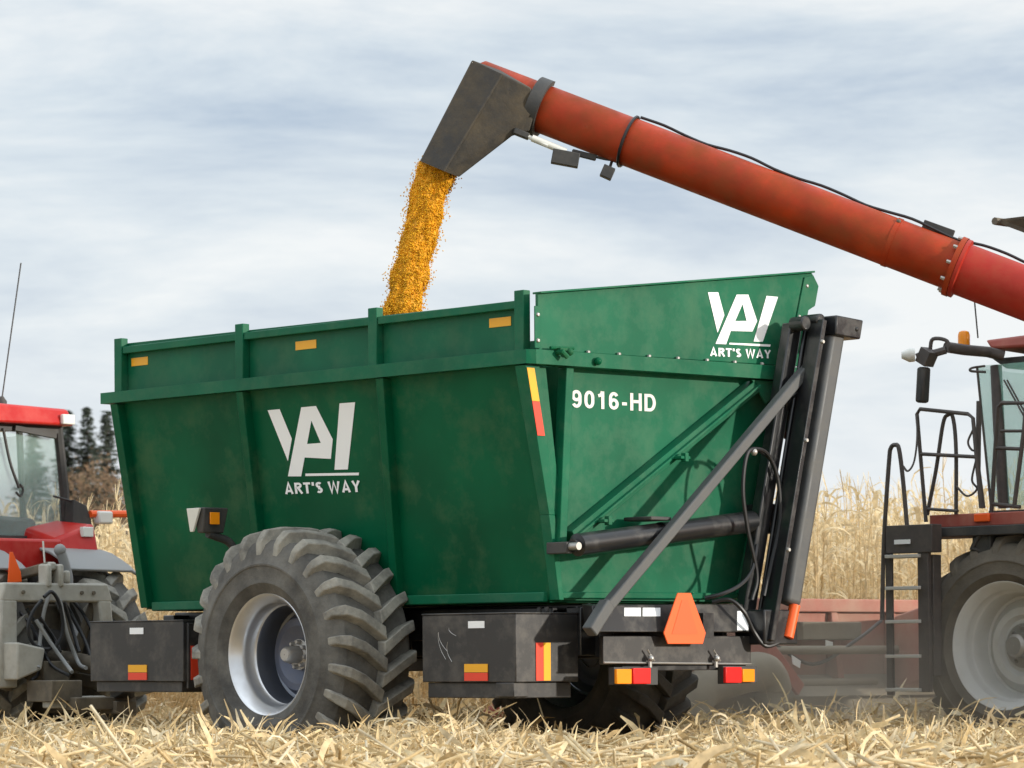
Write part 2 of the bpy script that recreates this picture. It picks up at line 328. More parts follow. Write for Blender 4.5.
MB().box(.16, 5.13, -2.5, -.40, 1.235, 1.26).build('floor_panel', GREEN, cart)
# ---- rear panel
rp = MB().prism([(.10,-.44,1.25),(.10,wyr(1.25),1.25),(.10,wyr(3.08),3.08),(.10,-.44,3.06)], (.03,0,0))
rp.prism([(.28,-.40,1.25),(.28,-.45,1.25),(.28,-.45,3.06),(.28,-.16,3.06)], (.02,0,0))
rp.box(.131, .279, -.455, -.441, 1.26, 3.05)
rear = rp.build('rear_panel', GREEN2, cart)
MB().bar((.085,-.40,1.287),(.085,-2.47,1.297),.05,.05).build('lower_lip', GREEN2, rear, .008)
MB().hexa([(.0,-.425,1.69),(.098,-.425,1.69),(.098,-.345,1.69),(.0,-.345,1.69),(.0,-.515,3.03),(.098,-.515,3.03),(.098,-.435,3.03),(.0,-.435,3.03)]).build('corner_post', GREEN2, rear, .006)
MB().hexa([(.01,-2.50,1.30),(.098,-2.50,1.30),(.098,-2.44,1.30),(.01,-2.44,1.30),(.02,-3.04,3.04),(.098,-3.04,3.04),(.098,-2.96,3.04),(.02,-2.96,3.04)]).build('corner_post', GREEN2, rear, .006)
lettering('model_number', '9016-HD', (.096,-.58,2.738), (0,-1,.012), (0,0,1), .945, .137, OFFWHITE, rear, .175, .16)
a0, a1 = Vector((0,-.50,1.735)), Vector((0,-2.62,3.005))
db = MB().bar(a0+Vector((.045,0,0)), a1+Vector((.045,0,0)), .10, .11, (1,0,0))
db.bar(a0+Vector((-.02,.0,.0)), a1+Vector((-.02,0,0)), .022, .05, (1,0,0))
for t in (.12, .53):
    p = a0.lerp(a1, t); db.box(-.12, .09, p.y-.07, p.y+.04, p.z-.04, p.z-.015); db.box(-.13,-.08,p.y-.04,p.y-.0,p.z-.06,p.z+.01)
db.prism([(-.01,-2.55,3.05),(-.01,-2.98,3.05),(-.01,-2.72,2.86)], (.02,0,0))
db.build('diagonal_brace', GREEN2, cart, .005)
rs = MB(); rs.prism([(.0,-2.80,2.52),(.0,-2.86,2.52),(.0,-2.92,2.70),(.0,-2.86,2.70)], (.008,0,0)); rs.build('red_reflector_strip', REDREF, rear)
rs = MB(); rs.prism([(.0,-2.88,2.76),(.0,-2.94,2.76),(.0,-3.0,2.95),(.0,-2.94,2.95)], (.008,0,0)); rs.build('yellow_reflector_strip', YELLOW, rear)
# ---- rim rail
rr_ = MB().hexa([(.0,-.12,3.04),(5.33,-.12,3.045),(5.33,0,3.045),(.0,0,3.04),(.0,-.12,3.147),(5.33,-.12,3.14),(5.33,0,3.14),(.0,0,3.147)])
rr_.hexa([(-.05,-.057,3.037),(.0,-.12,3.04),(.0,-.001,3.04),(-.001,-.0,3.04),(-.05,-.057,3.144),(.0,-.12,3.147),(.0,-.001,3.147),(-.001,0,3.147)])
rr_.hexa([(-.05,-3.08,3.065),(.07,-3.08,3.065),(.07,-.121,3.037),(-.05,-.058,3.037),(-.05,-3.08,3.178),(.07,-3.08,3.178),(.07,-.121,3.146),(-.05,-.058,3.146)])
rr_.hexa([(.1,-3.17,3.045),(5.33,-3.17,3.045),(5.33,-3.055,3.045),(.1,-3.055,3.045),(.1,-3.17,3.15),(5.33,-3.17,3.15),(5.33,-3.055,3.15),(.1,-3.055,3.15)])
rail = rr_.build('rim_rail', GREEN2, cart, .008)
for y in (-.33,-.65,-.99,-1.33,-1.66,-2.0,-2.33,-2.66):
    MB().lathe((-.02,y,3.148+.011*-y), (0,0,1), [(.017,0),(.017,.014),(.009,.02),(.001,.02)], 8).build('bolt', STEEL, rail)
lt = MB()
lt.tube([(-.05,-.28,3.135),(-.11,-.28,3.135),(-.11,-.33,3.10)], .022, 8); lt.box(-.10,-.02,-.36,-.27,3.148,3.168); lt.ball((-.10,-.37,3.14), .03); lt.tube([(-.06,-.20,3.165),(-.06,-.45,3.175)], .012, 8)
lt.build('rail_latch', GREEN, rail)
MB().ball((-.075,-.70,3.09), .032).build('rail_knob', GREEN, rail)
# ---- upper side panel
us = MB().hexa([(.17,-.20,3.13),(5.24,-.20,3.13),(5.24,-.17,3.13),(.17,-.17,3.13),(.17,-.20,3.545),(5.24,-.20,3.575),(5.24,-.17,3.575),(.17,-.17,3.545)])
upper = us.build('upper_side_panel', GREEN2, cart, .003)
for i, x in enumerate((5.205, 3.54, 1.86, .175)):
    MB().box(x-.052, x+.052, -.169, -.095, 3.15, 3.615).build('stake_post', GREEN2, upper, .006)
tr = MB()
for x0, x1 in ((.23,1.805),(1.915,3.485),(3.595,5.15)): tr.box(x0, x1, -.169, -.105, 3.478, 3.54)
tr.build('top_rail', GREEN2, upper, .006)
for x0, x1, z0 in ((4.87,5.10,3.368),(2.63,2.89,3.352),(.335,.575,3.362)):
    MB().box(x0, x1, -.1695, -.165, z0, z0+.07).build('yellow_reflector', YELLOW, upper)
# ---- upper rear panel: higher towards the right
ur = MB().prism([(.0,-.13,3.15),(.0,-3.12,3.19),(.0,-3.25,3.66),(.0,-3.34,3.70),(.0,-3.385,3.88),(.0,-3.31,3.975),(.0,-.13,3.575)], (.03,0,0))
ur.prism([(-.035,-.13,3.575),(.06,-.13,3.575),(.06,-3.31,3.975),(-.035,-3.31,3.975)], (0,0,.016))
upr = ur.build('upper_rear_panel', GREEN2, cart, .004)
MB().prism([(-.012,-.085,3.16),(-.012,-.145,3.16),(-.012,-.145,3.48),(-.012,-.085,3.48)], (.011,0,0)).build('edge_flange', GREEN2, upr, .003)
fl = MB().prism([(-.016,-2.98,3.19),(-.016,-3.12,3.19),(-.016,-3.245,3.66),(-.016,-3.33,3.705),(-.016,-3.375,3.87),(-.016,-3.31,3.955),(-.016,-3.20,3.93)], (.015,0,0))
fl.build('edge_flange', GREEN2, upr, .003)
for y, z in ((-.115,3.415),(-.115,3.218),(-3.23,3.86),(-3.13,3.60),(-3.05,3.36)):
    MB().lathe((-.012,y,z), (1,0,0), [(.001,-.014),(.011,-.013),(.018,-.004),(.018,.0)], 8).build('bolt', STEEL, upr)
rear_logo = [[(-2.034,3.723),(-2.156,3.732),(-2.227,3.553),(-2.145,3.406)],
 [(-2.12,3.316),(-2.376,3.729),(-2.517,3.739),(-2.446,3.658),(-2.356,3.514),(-2.303,3.431),(-2.246,3.32)],
 [(-2.517,3.739),(-2.622,3.532),(-2.494,3.524),(-2.446,3.658)], [(-2.494,3.524),(-2.622,3.532),(-2.564,3.443),(-2.303,3.431),(-2.356,3.514)],
 [(-2.739,3.745),(-2.88,3.746),(-2.689,3.367),(-2.578,3.363)], [(-2.288,3.335),(-2.785,3.351),(-2.778,3.332),(-2.281,3.321)]]
lg = MB()
for p in rear_logo: lg.add([(-.004,)+q for q in p], [tuple(range(len(p)))])
lg.build('logo', WHITE, upr, flat=True)
lettering('maker_name', "ART'S WAY", (-.004,-2.055,3.215), (0,-1,.03), (0,0,1), .73, .068, WHITE, upr, .2, .14)
# ---- lift linkage on the right rear
MB().lathe((-.15,-.308,1.657), (0,-2.206,.25), [(.001,.03),(.05,.03),(.05,.07),(.088,.08),(.088,1.0),(.092,1.0),(.092,1.1),(.088,1.1),(.088,2.08),(.06,2.1),(.06,2.26),(.001,2.26)], 24).build('hydraulic_cylinder', BLACK, cart)
cyp = MB().box(-.13,.09,-.36,-.29,1.60,1.69); cyp.build('cylinder_mount', TBLACK, cart, .008)
MB().box(-.25,.05,-1.33,-1.10,1.87,1.90).build('cylinder_guard', TBLACK, cart, .008)
MB().lathe((-.22,-.335,1.655),(1,0,0),[(.001,0),(.03,0),(.03,.1),(.001,.1)],12).build('cylinder_pin', STEEL, cart)
st = MB().bar((-.30,-.50,1.15),(-.30,-2.955,3.198),.085,.085,(1,0,0)); st.bar((-.30,-.36,1.0),(-.30,-.56,1.22),.10,.10,(1,0,0)); st.build('lift_strut', DARKGREY, cart, .012)
mst = MB()
mst.bar((-.18,-2.85,3.50),(-.18,-2.22,1.00),.14,.10,(1,0,0))
mst.bar((-.27,-3.0,3.45),(-.27,-2.40,1.05),.22,.03,(1,0,0))
mst.box(-.42,-.10,-2.62,-2.22,.90,1.18)
mst.bar((-.22,-2.72,2.95),(-.05,-2.95,2.62),.16,.14,(0,1,0)); mst.box(-.2,.08,-2.72,-2.55,1.80,2.04)
mst.lathe((-.36,-2.82,3.50),(1,0,0),[(.001,0),(.06,0),(.06,.14)],14); mst.lathe((-.40,-2.96,3.53),(1,0,0),[(.001,0),(.055,0),(.055,.18)],14)
mast = mst.build('lift_mast', BLACK, cart, .012)
MB().bar((-.38,-2.945,3.53),(-.38,-2.28,.93),.05,.15,(1,0,0)).build('mast_channel', BLACK, mast, .006)
MB().bar((-.38,-3.125,3.44),(-.38,-2.55,1.22),.17,.15,(1,0,0)).build('mast_tube', DARKGREY, mast, .04, segs=4)
cp = MB().hexa([(-.50,-3.33,3.39),(-.26,-3.33,3.39),(-.26,-3.02,3.41),(-.50,-3.02,3.41),(-.50,-3.37,3.55),(-.26,-3.37,3.55),(-.26,-3.03,3.57),(-.50,-3.03,3.57)])
cp.lathe((-.505,-3.28,3.47),(1,0,0),[(.001,-.01),(.02,-.01),(.02,.01)],10); cp.build('mast_cap', BLACK, mast, .012)
for t in (.07,.38,.72):
    p = Vector((-.40,-2.945,3.53)).lerp(Vector((-.40,-2.28,.93)), t); MB().lathe(p+Vector((-.06,0,0)), (1,0,0), [(.001,-.015),(.014,-.015),(.02,.0),(.02,.012)], 8).build('bolt', STEEL, mast)
MB().tube([(-.42,-2.585,1.215),(-.42,-2.50,.955)], .047, 12).build('orange_cylinder', ORANGE, mast)
hz = [[(-0.340,-2.163,1.256),(-0.340,-2.224,1.455),(-0.340,-2.120,1.812),(-0.340,-2.064,2.128),(-0.340,-2.114,2.408),(-0.340,-2.233,2.460),(-0.340,-2.377,2.410),(-0.340,-2.484,2.221),(-0.340,-2.505,1.901),(-0.340,-2.405,1.578),(-0.340,-2.306,1.289)],
      [(-0.200,-1.764,1.271),(-0.300,-1.853,1.302),(-0.340,-2.022,1.374),(-0.340,-2.165,1.495),(-0.300,-2.271,1.697)],
      [(-0.200,-1.845,1.240),(-0.300,-1.947,1.255),(-0.360,-2.045,1.159),(-0.360,-2.162,1.001),(-0.400,-2.259,0.889),(-0.400,-2.452,0.937),(-0.360,-2.571,1.017)],
      [(-0.280,-2.301,2.466),(-0.280,-2.480,2.368),(-0.280,-2.599,2.066),(-0.280,-2.523,1.702),(-0.280,-2.423,1.419)]]
for p in hz: MB().tube(smoothpath(p, 8), .017, 8).build('hydraulic_hose', HOSE, cart)
MB().ball((-0.340,-2.197,2.435), .03).build('hose_fitting', STEEL, cart)
# ---- chassis
ch = MB()
for y in (-.86, -2.12): ch.box(-.0, 5.3, y-.08, y+.08, .80, 1.225)
for x in (.05, 2.0, 3.3, 5.1): ch.box(x, x+.16, -2.3, -.62, .82, 1.2)
ch.box(2.45, 2.75, -2.9, -.1, .70, .98); ch.box(.3,4.1,-.62,-.56,.95,1.2)
ch.hexa([(5.3,-2.1,.85),(5.3,-.9,.85),(5.3,-.9,1.1),(5.3,-2.1,1.1),(7.1,-1.58,.42),(7.1,-1.42,.42),(7.1,-1.42,.6),(7.1,-1.58,.6)])
ch.build('chassis', BLACK, cart, .01)
wheel(cart, (2.61,.02,.845), 1.035, .80, .475, 1, 25, .088, RUBBER, CHROME, DISC, -.06, .10, 8, -1, .088)
wheel(cart, (2.61,-3.32,.845), 1.035, .80, .475, -1, 25, .088, RUBBER2, CHROME, DISC, -.06, .10, 8, -1, .088)
def reflector(parent, p, horizontal, face):      # two colour reflector plate; p = min corner
    a, b = (YELLOW, REDREF)
    x, y, z = p
    if face == 'side':
        MB().box(x, x+.26, y, y+.006, z+.066, z+.13).build('yellow_reflector', a, parent); MB().box(x, x+.26, y, y+.006, z, z+.063).build('red_reflector', b, parent)
    else:
        MB().box(x-.006, x, y, y+.074, z, z+.29).build('yellow_reflector', a, parent); MB().box(x-.006, x, y+.077, y+.155, z, z+.29).build('red_reflector', b, parent)
bx = MB().box(.08, 1.13, -.62, .05, .622, 1.142); bx.box(.074,1.136,-.626,.056,1.142,1.156); bx.box(.12, 1.1, -.58, .02, .50, .62); bx.box(.1,.3,-.1,.055,.51,.62); bx.tube([(.2,-.4,1.15),(.2,-.4,1.2)],.02,8); bx.tube([(.28,-.4,1.15),(.28,-.4,1.2)],.02,8)
rbx = bx.build('tool_box', BLACKBOX, cart, .008)
reflector(rbx, (.386,.051,.633), True, 'side'); reflector(rbx, (.079,-.315,.633), False, 'rear')
MB().box(.42,.60,.051,.056,1.038,1.092).build('warning_sticker', WHITE, rbx)
bx = MB().box(4.19, 5.50, -.60, .0, .622, 1.136); bx.box(4.184,5.506,-.606,.006,1.136,1.148); bx.box(4.25,5.45,-.56,-.03,.53,.622); bx.box(4.16,4.189,-.35,-.03,.56,1.12)
fbx = bx.build('tool_box', BLACKBOX, cart, .008)
reflector(fbx, (4.69,.001,.635), True, 'side'); reflector(fbx, (4.158,-.21,.635), False, 'rear')
MB().box(4.735,4.925,.001,.006,1.03,1.085).build('warning_sticker', WHITE, fbx)
for k, (x, y, z, l, a) in enumerate(((.86,.0515,.80,.22,1.2),(.84,.0515,.86,.18,1.0),(.79,.0515,.78,.16,1.3),(.74,.0515,.98,.10,.7))):
    MB().tube(smoothpath([(x+l*math.cos(a)*t+.03*math.sin(3*t), y, z+l*math.sin(a)*t) for t in (0,.35,.7,1)],4), .0022, 4).build('scratch', STEEL, rbx)
mk = MB().hexa([(3.56,.06,1.86),(3.64,.06,1.86),(3.64,.28,1.86),(3.56,.28,1.86),(3.52,.04,2.07),(3.68,.04,2.07),(3.68,.30,2.07),(3.52,.30,2.07)])
mlt = mk.build('marker_light', TBLACK, cart, .012)
MB().box(3.515,3.525,.14,.24,1.93,2.03).build('amber_lens', AMBER, mlt, .003)
MB().hexa([(3.66,.29,1.87),(3.70,.29,1.87),(3.70,.31,1.87),(3.66,.31,1.87),(3.55,.305,2.065),(3.72,.305,2.065),(3.72,.33,2.065),(3.55,.33,2.065)]).build('clear_lens', LAMP, mlt, .004)
MB().tube(smoothpath([(3.6,.2,1.855),(3.6,.10,1.83),(3.58,-.02,1.78),(3.55,-.10,1.62),(3.5,-.14,1.30)],6), .035, 10).build('light_arm', TBLACK, mlt)
# ---- rear bumper bars
bp = MB().hexa([(-0.300,-2.181,1.002),(-.02,-2.40,1.0),(-.02,-.60,1.0),(-0.300,-0.432,1.001),(-0.200,-2.295,1.227),(-.02,-2.40,1.22),(-.02,-.56,1.22),(-0.200,-0.492,1.208)])
bmp = bp.build('rear_bumper', BLACKBOX, cart, .008)
for q in (((-0.208,-0.835,1.191),(-0.208,-1.018,1.192),(-0.246,-0.978,1.125),(-0.246,-0.795,1.125)),((-0.208,-1.041,1.192),(-0.208,-1.238,1.193),(-0.246,-1.197,1.126),(-0.246,-1.000,1.125)),((-0.225,-2.112,1.170),(-0.225,-2.243,1.170),(-0.298,-2.160,1.017),(-0.298,-2.029,1.017))):
    MB().prism(q, (-.004,0,-.002)).build('warning_sticker', WHITE, bmp)
lb = MB().hexa([(-0.260,-2.235,0.738),(-.06,-2.40,.75),(-.06,-.71,.75),(-0.260,-0.547,0.757),(-0.260,-2.237,0.970),(-.06,-2.40,.97),(-.06,-.71,.97),(-0.260,-0.549,0.971)])
lbar = lb.build('light_bar', BLACKBOX, cart, .006)
MB().box(-.24,-.08,-2.20,-.78,.70,.742).build('light_rail', BLACK, lbar, .006)
for p in ((-0.300,-1.025,0.777), (-0.300,-1.778,0.773)):
    p = Vector(p); c_ = MB().tube([p+Vector((0,0,-.05)), p+Vector((0,0,.05))], .016, 8); c_.tube([p+Vector((0,.0,.05)), p+Vector((0,.03,.09)), p+Vector((0,-.05,.0))], .007, 6); c_.ball(p+Vector((-.01,0,.02)), .026)
    c_.build('clip_pin', STEEL, lbar)
MB().tube([(-0.275,-0.542,0.768),(-0.275,-2.219,0.746)], .008, 6).build('edge_rod', STEEL, lbar)
def lens(pts, name, m, par): MB().prism(pts, (.03,0,0)).build(name, m, par, .006)
for box_, am, rd in (([(-0.300,-0.624,0.596),(-0.300,-1.113,0.591),(-0.300,-1.114,0.730),(-0.300,-0.626,0.733)], [(-0.335,-0.621,0.604),(-0.335,-0.786,0.602),(-0.335,-0.787,0.717),(-0.335,-0.622,0.718)], [(-0.335,-0.803,0.602),(-0.335,-0.997,0.600),(-0.335,-0.999,0.723),(-0.335,-0.804,0.724)]),
                     ([(-0.300,-1.859,0.591),(-0.300,-2.261,0.594),(-0.300,-2.262,0.730),(-0.300,-1.860,0.733)], [(-0.335,-2.055,0.604),(-0.335,-2.198,0.603),(-0.335,-2.199,0.706),(-0.335,-2.056,0.708)], [(-0.335,-1.855,0.599),(-0.335,-2.044,0.597),(-0.335,-2.045,0.723),(-0.335,-1.856,0.725)])):
    t = MB().prism(box_, (.06,0,0)).build('tail_light', TBLACK, lbar, .004); lens(am, 'amber_lens', AMBER, t); lens(rd, 'red_lens', REDLENS, t)
sg = MB().prism([(-0.360,-1.281,1.304),(-0.360,-1.430,1.305),(-0.360,-1.599,0.993),(-0.360,-1.564,0.907),(-0.360,-1.165,0.908),(-0.360,-1.120,0.993)], (.012,0,0))
sgo = sg.build('slow_moving_sign', ORANGE, cart, .004)
MB().prism([(-0.363,-1.323,1.249),(-0.363,-1.392,1.250),(-0.363,-1.504,0.985),(-0.363,-1.207,0.985)], (.002,0,0)).build('inner_triangle', mat('bright_orange_panel', (.96,.105,.012), .5), sgo)
MB().box(-.35,-.30,-1.70,-1.58,.95,1.15).build('sign_bracket', BLACK, sgo)

# ================================================================== THE TRACTOR
tr = thing('tractor', 'red tractor towing the green cart, rear window and hitch towards us', 'tractor', (9.2, -1.5, GZ))
chs = MB().box(8.3,11.0,-1.95,-1.05,.55,1.35); chs.box(8.5,9.4,-2.1,-.9,.6,1.1); chs.box(8.35,8.6,-1.8,-1.2,1.3,1.6); chs.box(11,13.6,-1.8,-1.2,.6,1.1); chs.tube([(8.72,-2.5,.82),(8.72,-.5,.82)],.14,14)
chs.build('chassis', MUDDY, tr, .02)
hd = MB().prism([(10.8,-1.95,1.1),(13.7,-1.9,1.1),(13.8,-1.9,1.55),(13.5,-1.9,1.85),(10.8,-1.95,2.05)], (0,.9,0)); hd.build('hood', TRED, tr, .04)
for y, o in ((-2.12,-1), (-.88,1)):
    wheel(tr, (8.72,y-(.06 if o < 0 else -.06),.82), .98, .62, .46, o, 20, .07, RUBBER, CHROME, TRED, .1, .14, 8, -1, .10)
    wheel(tr, (12.6,y,.55), .71, .45, .33, o, 20, .05, RUBBER, CHROME, TRED, .1, .1, 8, 1, .07)
# cab
cb = MB().box(9.2,10.8,-2.42,-.58,1.28,2.00); cb.build('cab_base', TRED, tr, .03)
pl = MB()
for sgn in (-1, 1):
    c = -1.5
    pl.tube([(9.22,c+sgn*.96,2.0),(9.2,c+sgn*.95,2.5),(9.2,c+sgn*.87,3.15)], .05, 8); pl.tube([(10.75,c+sgn*.88,2.0),(10.6,c+sgn*.82,3.15)], .045, 8); pl.tube([(9.9,c+sgn*.96,2.0),(9.9,c+sgn*.9,3.15)], .035, 8)
pl.bar((9.2,-.6,3.13),(9.2,-2.40,3.13),.08,.08); pl.bar((9.2,-.6,2.02),(9.2,-2.46,2.02),.08,.06)
pl.build('cab_frame', TBLACK, tr)
MB().prism([(9.2,-.60,2.05),(9.2,-2.42,2.05),(9.2,-2.34,3.10),(9.2,-.66,3.10)], (.008,0,0)).build('rear_window', GLASS1, tr)
MB().prism([(10.74,-.66,1.9),(10.74,-2.34,1.9),(10.6,-2.30,3.10),(10.6,-.70,3.10)], (.008,0,0)).build('windscreen', GLASS1, tr)
for y in (-2.42, -.585): MB().prism([(9.24,y,2.03),(10.7,y,2.03),(10.58,y+(.06 if y < -1 else -.06),3.1),(9.24,y+(.06 if y < -1 else -.06),3.1)], (0,.006,0)).build('side_window', GLASS1, tr)
rf = MB().hexa([(9.0,-2.44,3.16),(10.95,-2.42,3.16),(10.95,-.58,3.16),(9.0,-.56,3.16),(9.06,-2.40,3.33),(10.8,-2.34,3.36),(10.8,-.66,3.36),(9.06,-.60,3.38)])
roof = rf.build('cab_roof', TRED, tr, .03)
MB().box(8.97,9.02,-2.42,-2.27,3.17,3.27).build('work_light', LAMP, roof, .01); MB().box(8.97,9.02,-.72,-.57,3.17,3.27).build('work_light', LAMP, roof, .01)
MB().bar((9.15,-1.8,3.12),(9.15,-2.3,3.06),.06,.05).build('roof_liner_edge', TBLACK, roof)
MB().tube([(10.000,-2.505,4.892),(10.000,-2.259,3.492)], .008, 6).build('antenna', TBLACK, roof)
MB().lathe((10.000,-2.258,3.430), (0,0,1), [(.05,-.05),(.05,.03),(.015,.08),(.001,.08)], 10).build('antenna_base', TBLACK, roof)
wp = MB().tube(smoothpath([(9.150,-1.668,3.113),(9.150,-1.750,2.779),(9.150,-1.856,2.524)],5), .016, 6); wp.tube(smoothpath([(9.150,-1.869,2.564),(9.150,-1.905,2.505),(9.150,-1.868,2.445),(9.150,-1.820,2.483)],4), .012, 6); wp.build('wiper', TBLACK, tr)
ins = MB().box(9.9,10.35,-1.75,-1.25,1.9,2.15); ins.box(9.75,9.9,-1.8,-1.2,2.0,2.75); ins.hexa([(9.4,-2.35,2.0),(10.5,-2.35,2.0),(10.5,-1.95,2.0),(9.4,-1.95,2.0),(9.5,-2.3,2.25),(10.4,-2.3,2.32),(10.4,-2.0,2.32),(9.5,-2.05,2.2)]); ins.build('seat', TBLACK, tr, .04)
MB().tube([(10.1+.02*math.sin(t), -1.38-.2*math.cos(t), 2.28+.19*math.sin(t)) for t in [k*math.pi/10 for k in range(20)]], .016, 8, True).build('steering_wheel', TBLACK, tr)
MB().box(10.5,10.55,-2.28,-1.9,2.45,2.78).build('monitor', mat('grey_monitor_case', (.30,.36,.38), .4), tr, .02)
mn = MB().box(10.5,10.55,-2.15,-1.8,2.85,3.02); mn.build('monitor', bpy.data.materials['grey_monitor_case'], tr, .02)
# fenders
for s in (-1, 1):
    yc = -1.5+s*.65; y0, y1 = (-2.58,-1.72) if s < 0 else (-1.28,-.42)
    f = MB(); n = 10; vs = []; rr0 = 1.10
    for k in range(n+1):
        t = R(128)-k*(R(128)-R(30))/n
        for y, r in ((y0, rr0-.05), (y0+.10, rr0), (y1, rr0+.01), (y1, rr0-.02), (y0+.10, rr0-.03), (y0, rr0-.08)): vs.append((8.80+r*math.cos(t), y, .82+r*math.sin(t)))
    fs = []
    for k in range(n):
        for q in range(6): a = k*6+q; b = k*6+(q+1) % 6; fs.append((a, b, b+6, a+6))
    fs += [tuple(range(6)), tuple(n*6+q for q in range(5,-1,-1))]
    fo = f.add(vs, fs).build('fender', GREYFEND, tr, .01)
    fr_ = MB().hexa([(8.60,y0+.14,1.85),(9.25,y0+.14,1.9),(9.25,y1-.20,1.9),(8.60,y1-.20,1.70),(8.66,y0+.16,2.17),(9.24,y0+.20,2.22),(9.24,y1-.26,2.14),(8.72,y1-.24,2.0)])
    if s > 0: fr_ = MB().hexa([(8.60,y0+.20,1.70),(9.25,y0+.20,1.9),(9.25,y1-.14,1.9),(8.60,y1-.14,1.85),(8.72,y0+.24,2.0),(9.24,y0+.26,2.14),(9.24,y1-.20,2.22),(8.66,y1-.16,2.17)])
    fr_.build('fender_top', TRED, fo, .035)
    yl = y0+.20 if s < 0 else y1-.33
    MB().box(8.62,8.68,yl,yl+.13,2.03,2.13).build('tail_lamp', LAMP, fo, .008)
bp2 = MB().prism([(8.62,-.70,1.50),(8.62,-1.92,1.50),(8.62,-2.0,2.0),(8.62,-.70,2.0)], (.6,0,0)); bp2.build('rear_body_panel', TRED, tr, .03)
MB().tube([(9.000,-2.618,2.279),(9.000,-3.135,2.292)], .036, 8).build('marker_arm', ORANGE, tr)
MB().box(8.93,9.03,-2.86,-2.68,2.18,2.31).build('marker_lamp', LAMP, tr, .02)
mr = MB().hexa([(9.0,-2.40,2.15),(9.14,-2.40,2.15),(9.14,-2.66,2.13),(9.0,-2.66,2.13),(9.0,-2.42,2.42),(9.14,-2.42,2.42),(9.14,-2.58,2.36),(9.0,-2.58,2.36)]); mr.tube([(9.05,-2.2,2.45),(9.05,-2.45,2.40)],.012,6); mr.build('light_housing', TBLACK, tr, .03)
# slow sign on tractor
MB().prism([(7.950,-0.866,1.543),(7.950,-1.028,1.554),(7.950,-1.017,1.649),(7.950,-0.926,1.838),(7.950,-0.891,1.838)], (.012,0,0)).build('slow_moving_sign', ORANGE, tr, .004)
# quick hitch frame
qh = MB()
qh.hexa([(7.62,-1.86,1.36),(7.78,-1.86,1.36),(7.78,-.56,1.36),(7.62,-.56,1.36),(7.62,-1.80,1.54),(7.78,-1.80,1.54),(7.78,-.60,1.54),(7.62,-.60,1.54)])
qh.hexa([(7.62,-1.92,.55),(7.78,-1.92,.55),(7.78,-1.81,.55),(7.62,-1.81,.55),(7.62,-1.84,1.38),(7.78,-1.84,1.38),(7.78,-1.68,1.38),(7.62,-1.68,1.38)])
qh.hexa([(7.62,-.74,.55),(7.78,-.74,.55),(7.78,-.52,.55),(7.62,-.52,.55),(7.62,-.74,1.38),(7.78,-.74,1.38),(7.78,-.56,1.38),(7.62,-.56,1.38)])
for y in (-1.10,-1.24): qh.box(7.60,7.76,y-.028,y+.028,1.50,1.72)
qh.box(7.64,7.74,-1.21,-1.13,1.66,1.74); qh.box(7.62,7.7,-1.36,-1.31,1.54,1.66)
qh.hexa([(7.4,-.86,.72),(7.78,-.86,.72),(7.78,-.58,.62),(7.4,-.58,.62),(7.4,-.90,.92),(7.78,-.90,.92),(7.78,-.58,.98),(7.4,-.58,.98)])
qho = qh.build('quick_hitch', HITCHPAINT, tr, .02)
for y in (-.80,-1.48,-1.62): MB().lathe((7.60,y,1.45),(1,0,0),[(.001,0),(.018,0),(.018,.03)],8).build('bolt', MUDDY, qho)
lk = MB()
for y in (-.70,-1.80): lk.bar((7.7,y,.58),(8.7,y*.8-.3,.70),.07,.12); lk.tube([(8.1,y*.9-.15,.66),(8.5,y*.8-.3,1.5)],.04,8)
lk.tube([(7.7,-1.17,1.6),(8.6,-1.4,1.35)],.04,10); lk.tube([(7.75,-1.72,1.35),(7.9,-1.55,.7)],.05,8); lk.tube([(8.3,-1.75,1.7),(8.2,-1.72,1.2),(8.0,-1.7,.9)],.05,10)
lk.build('lift_links', MUDDY, tr, .006)
sl = MB().tube(smoothpath([(8.100,-1.584,1.873),(8.100,-1.631,1.758),(8.100,-1.677,1.603),(8.100,-1.665,1.487)],5), .05, 10); sl.ball((8.100,-1.584,1.873), .06); sl.build('lift_cylinder', GREYFEND, tr)
MB().tube([(8.000,-1.311,1.952),(8.000,-1.333,1.693)], .01, 6).build('hitch_rod', LAMP, tr)
hs = [[(7.500,-0.933,1.375),(7.500,-0.829,1.261),(7.500,-0.771,1.111),(7.500,-0.827,0.970),(7.500,-0.976,0.914),(7.500,-1.115,0.970),(7.500,-1.174,1.112),(7.500,-1.141,1.329),(7.500,-1.049,1.451),(7.500,-0.957,1.403)],
      [(7.500,-1.141,1.376),(7.500,-1.209,1.093),(7.500,-1.312,0.856),(7.400,-1.296,0.761),(7.200,-1.217,0.733)], [(7.600,-1.261,1.360),(7.600,-1.353,1.113),(7.500,-1.359,0.884)],
      [(7.550,-0.899,1.187),(7.500,-1.023,0.980),(7.400,-1.099,0.809),(7.200,-1.055,0.696)], [(7.600,-0.981,1.207),(7.600,-1.153,0.999),(7.500,-1.138,0.885)], [(7.600,-1.099,1.453),(7.600,-1.028,1.264),(7.600,-0.980,0.999),(7.400,-0.810,0.736)]]
for i, p in enumerate(hs): MB().tube(smoothpath(p, 6), .019, 8).build('hydraulic_hose', HOSE if i % 2 == 0 else GREYFEND, tr)
cp2 = MB().box(8.05,8.25,-1.62,-1.30,1.42,1.66); cp2.build('coupler_block', TBLACK, tr, .01)
for k in range(4): MB().lathe((8.05,-1.36-.075*k,1.55 if k % 2 else 1.48),(1,0,0),[(.001,-.07),(.03,-.07),(.034,-.02),(.034,.0)],10).build('coupler', STEEL if k % 2 else AMBER, tr)
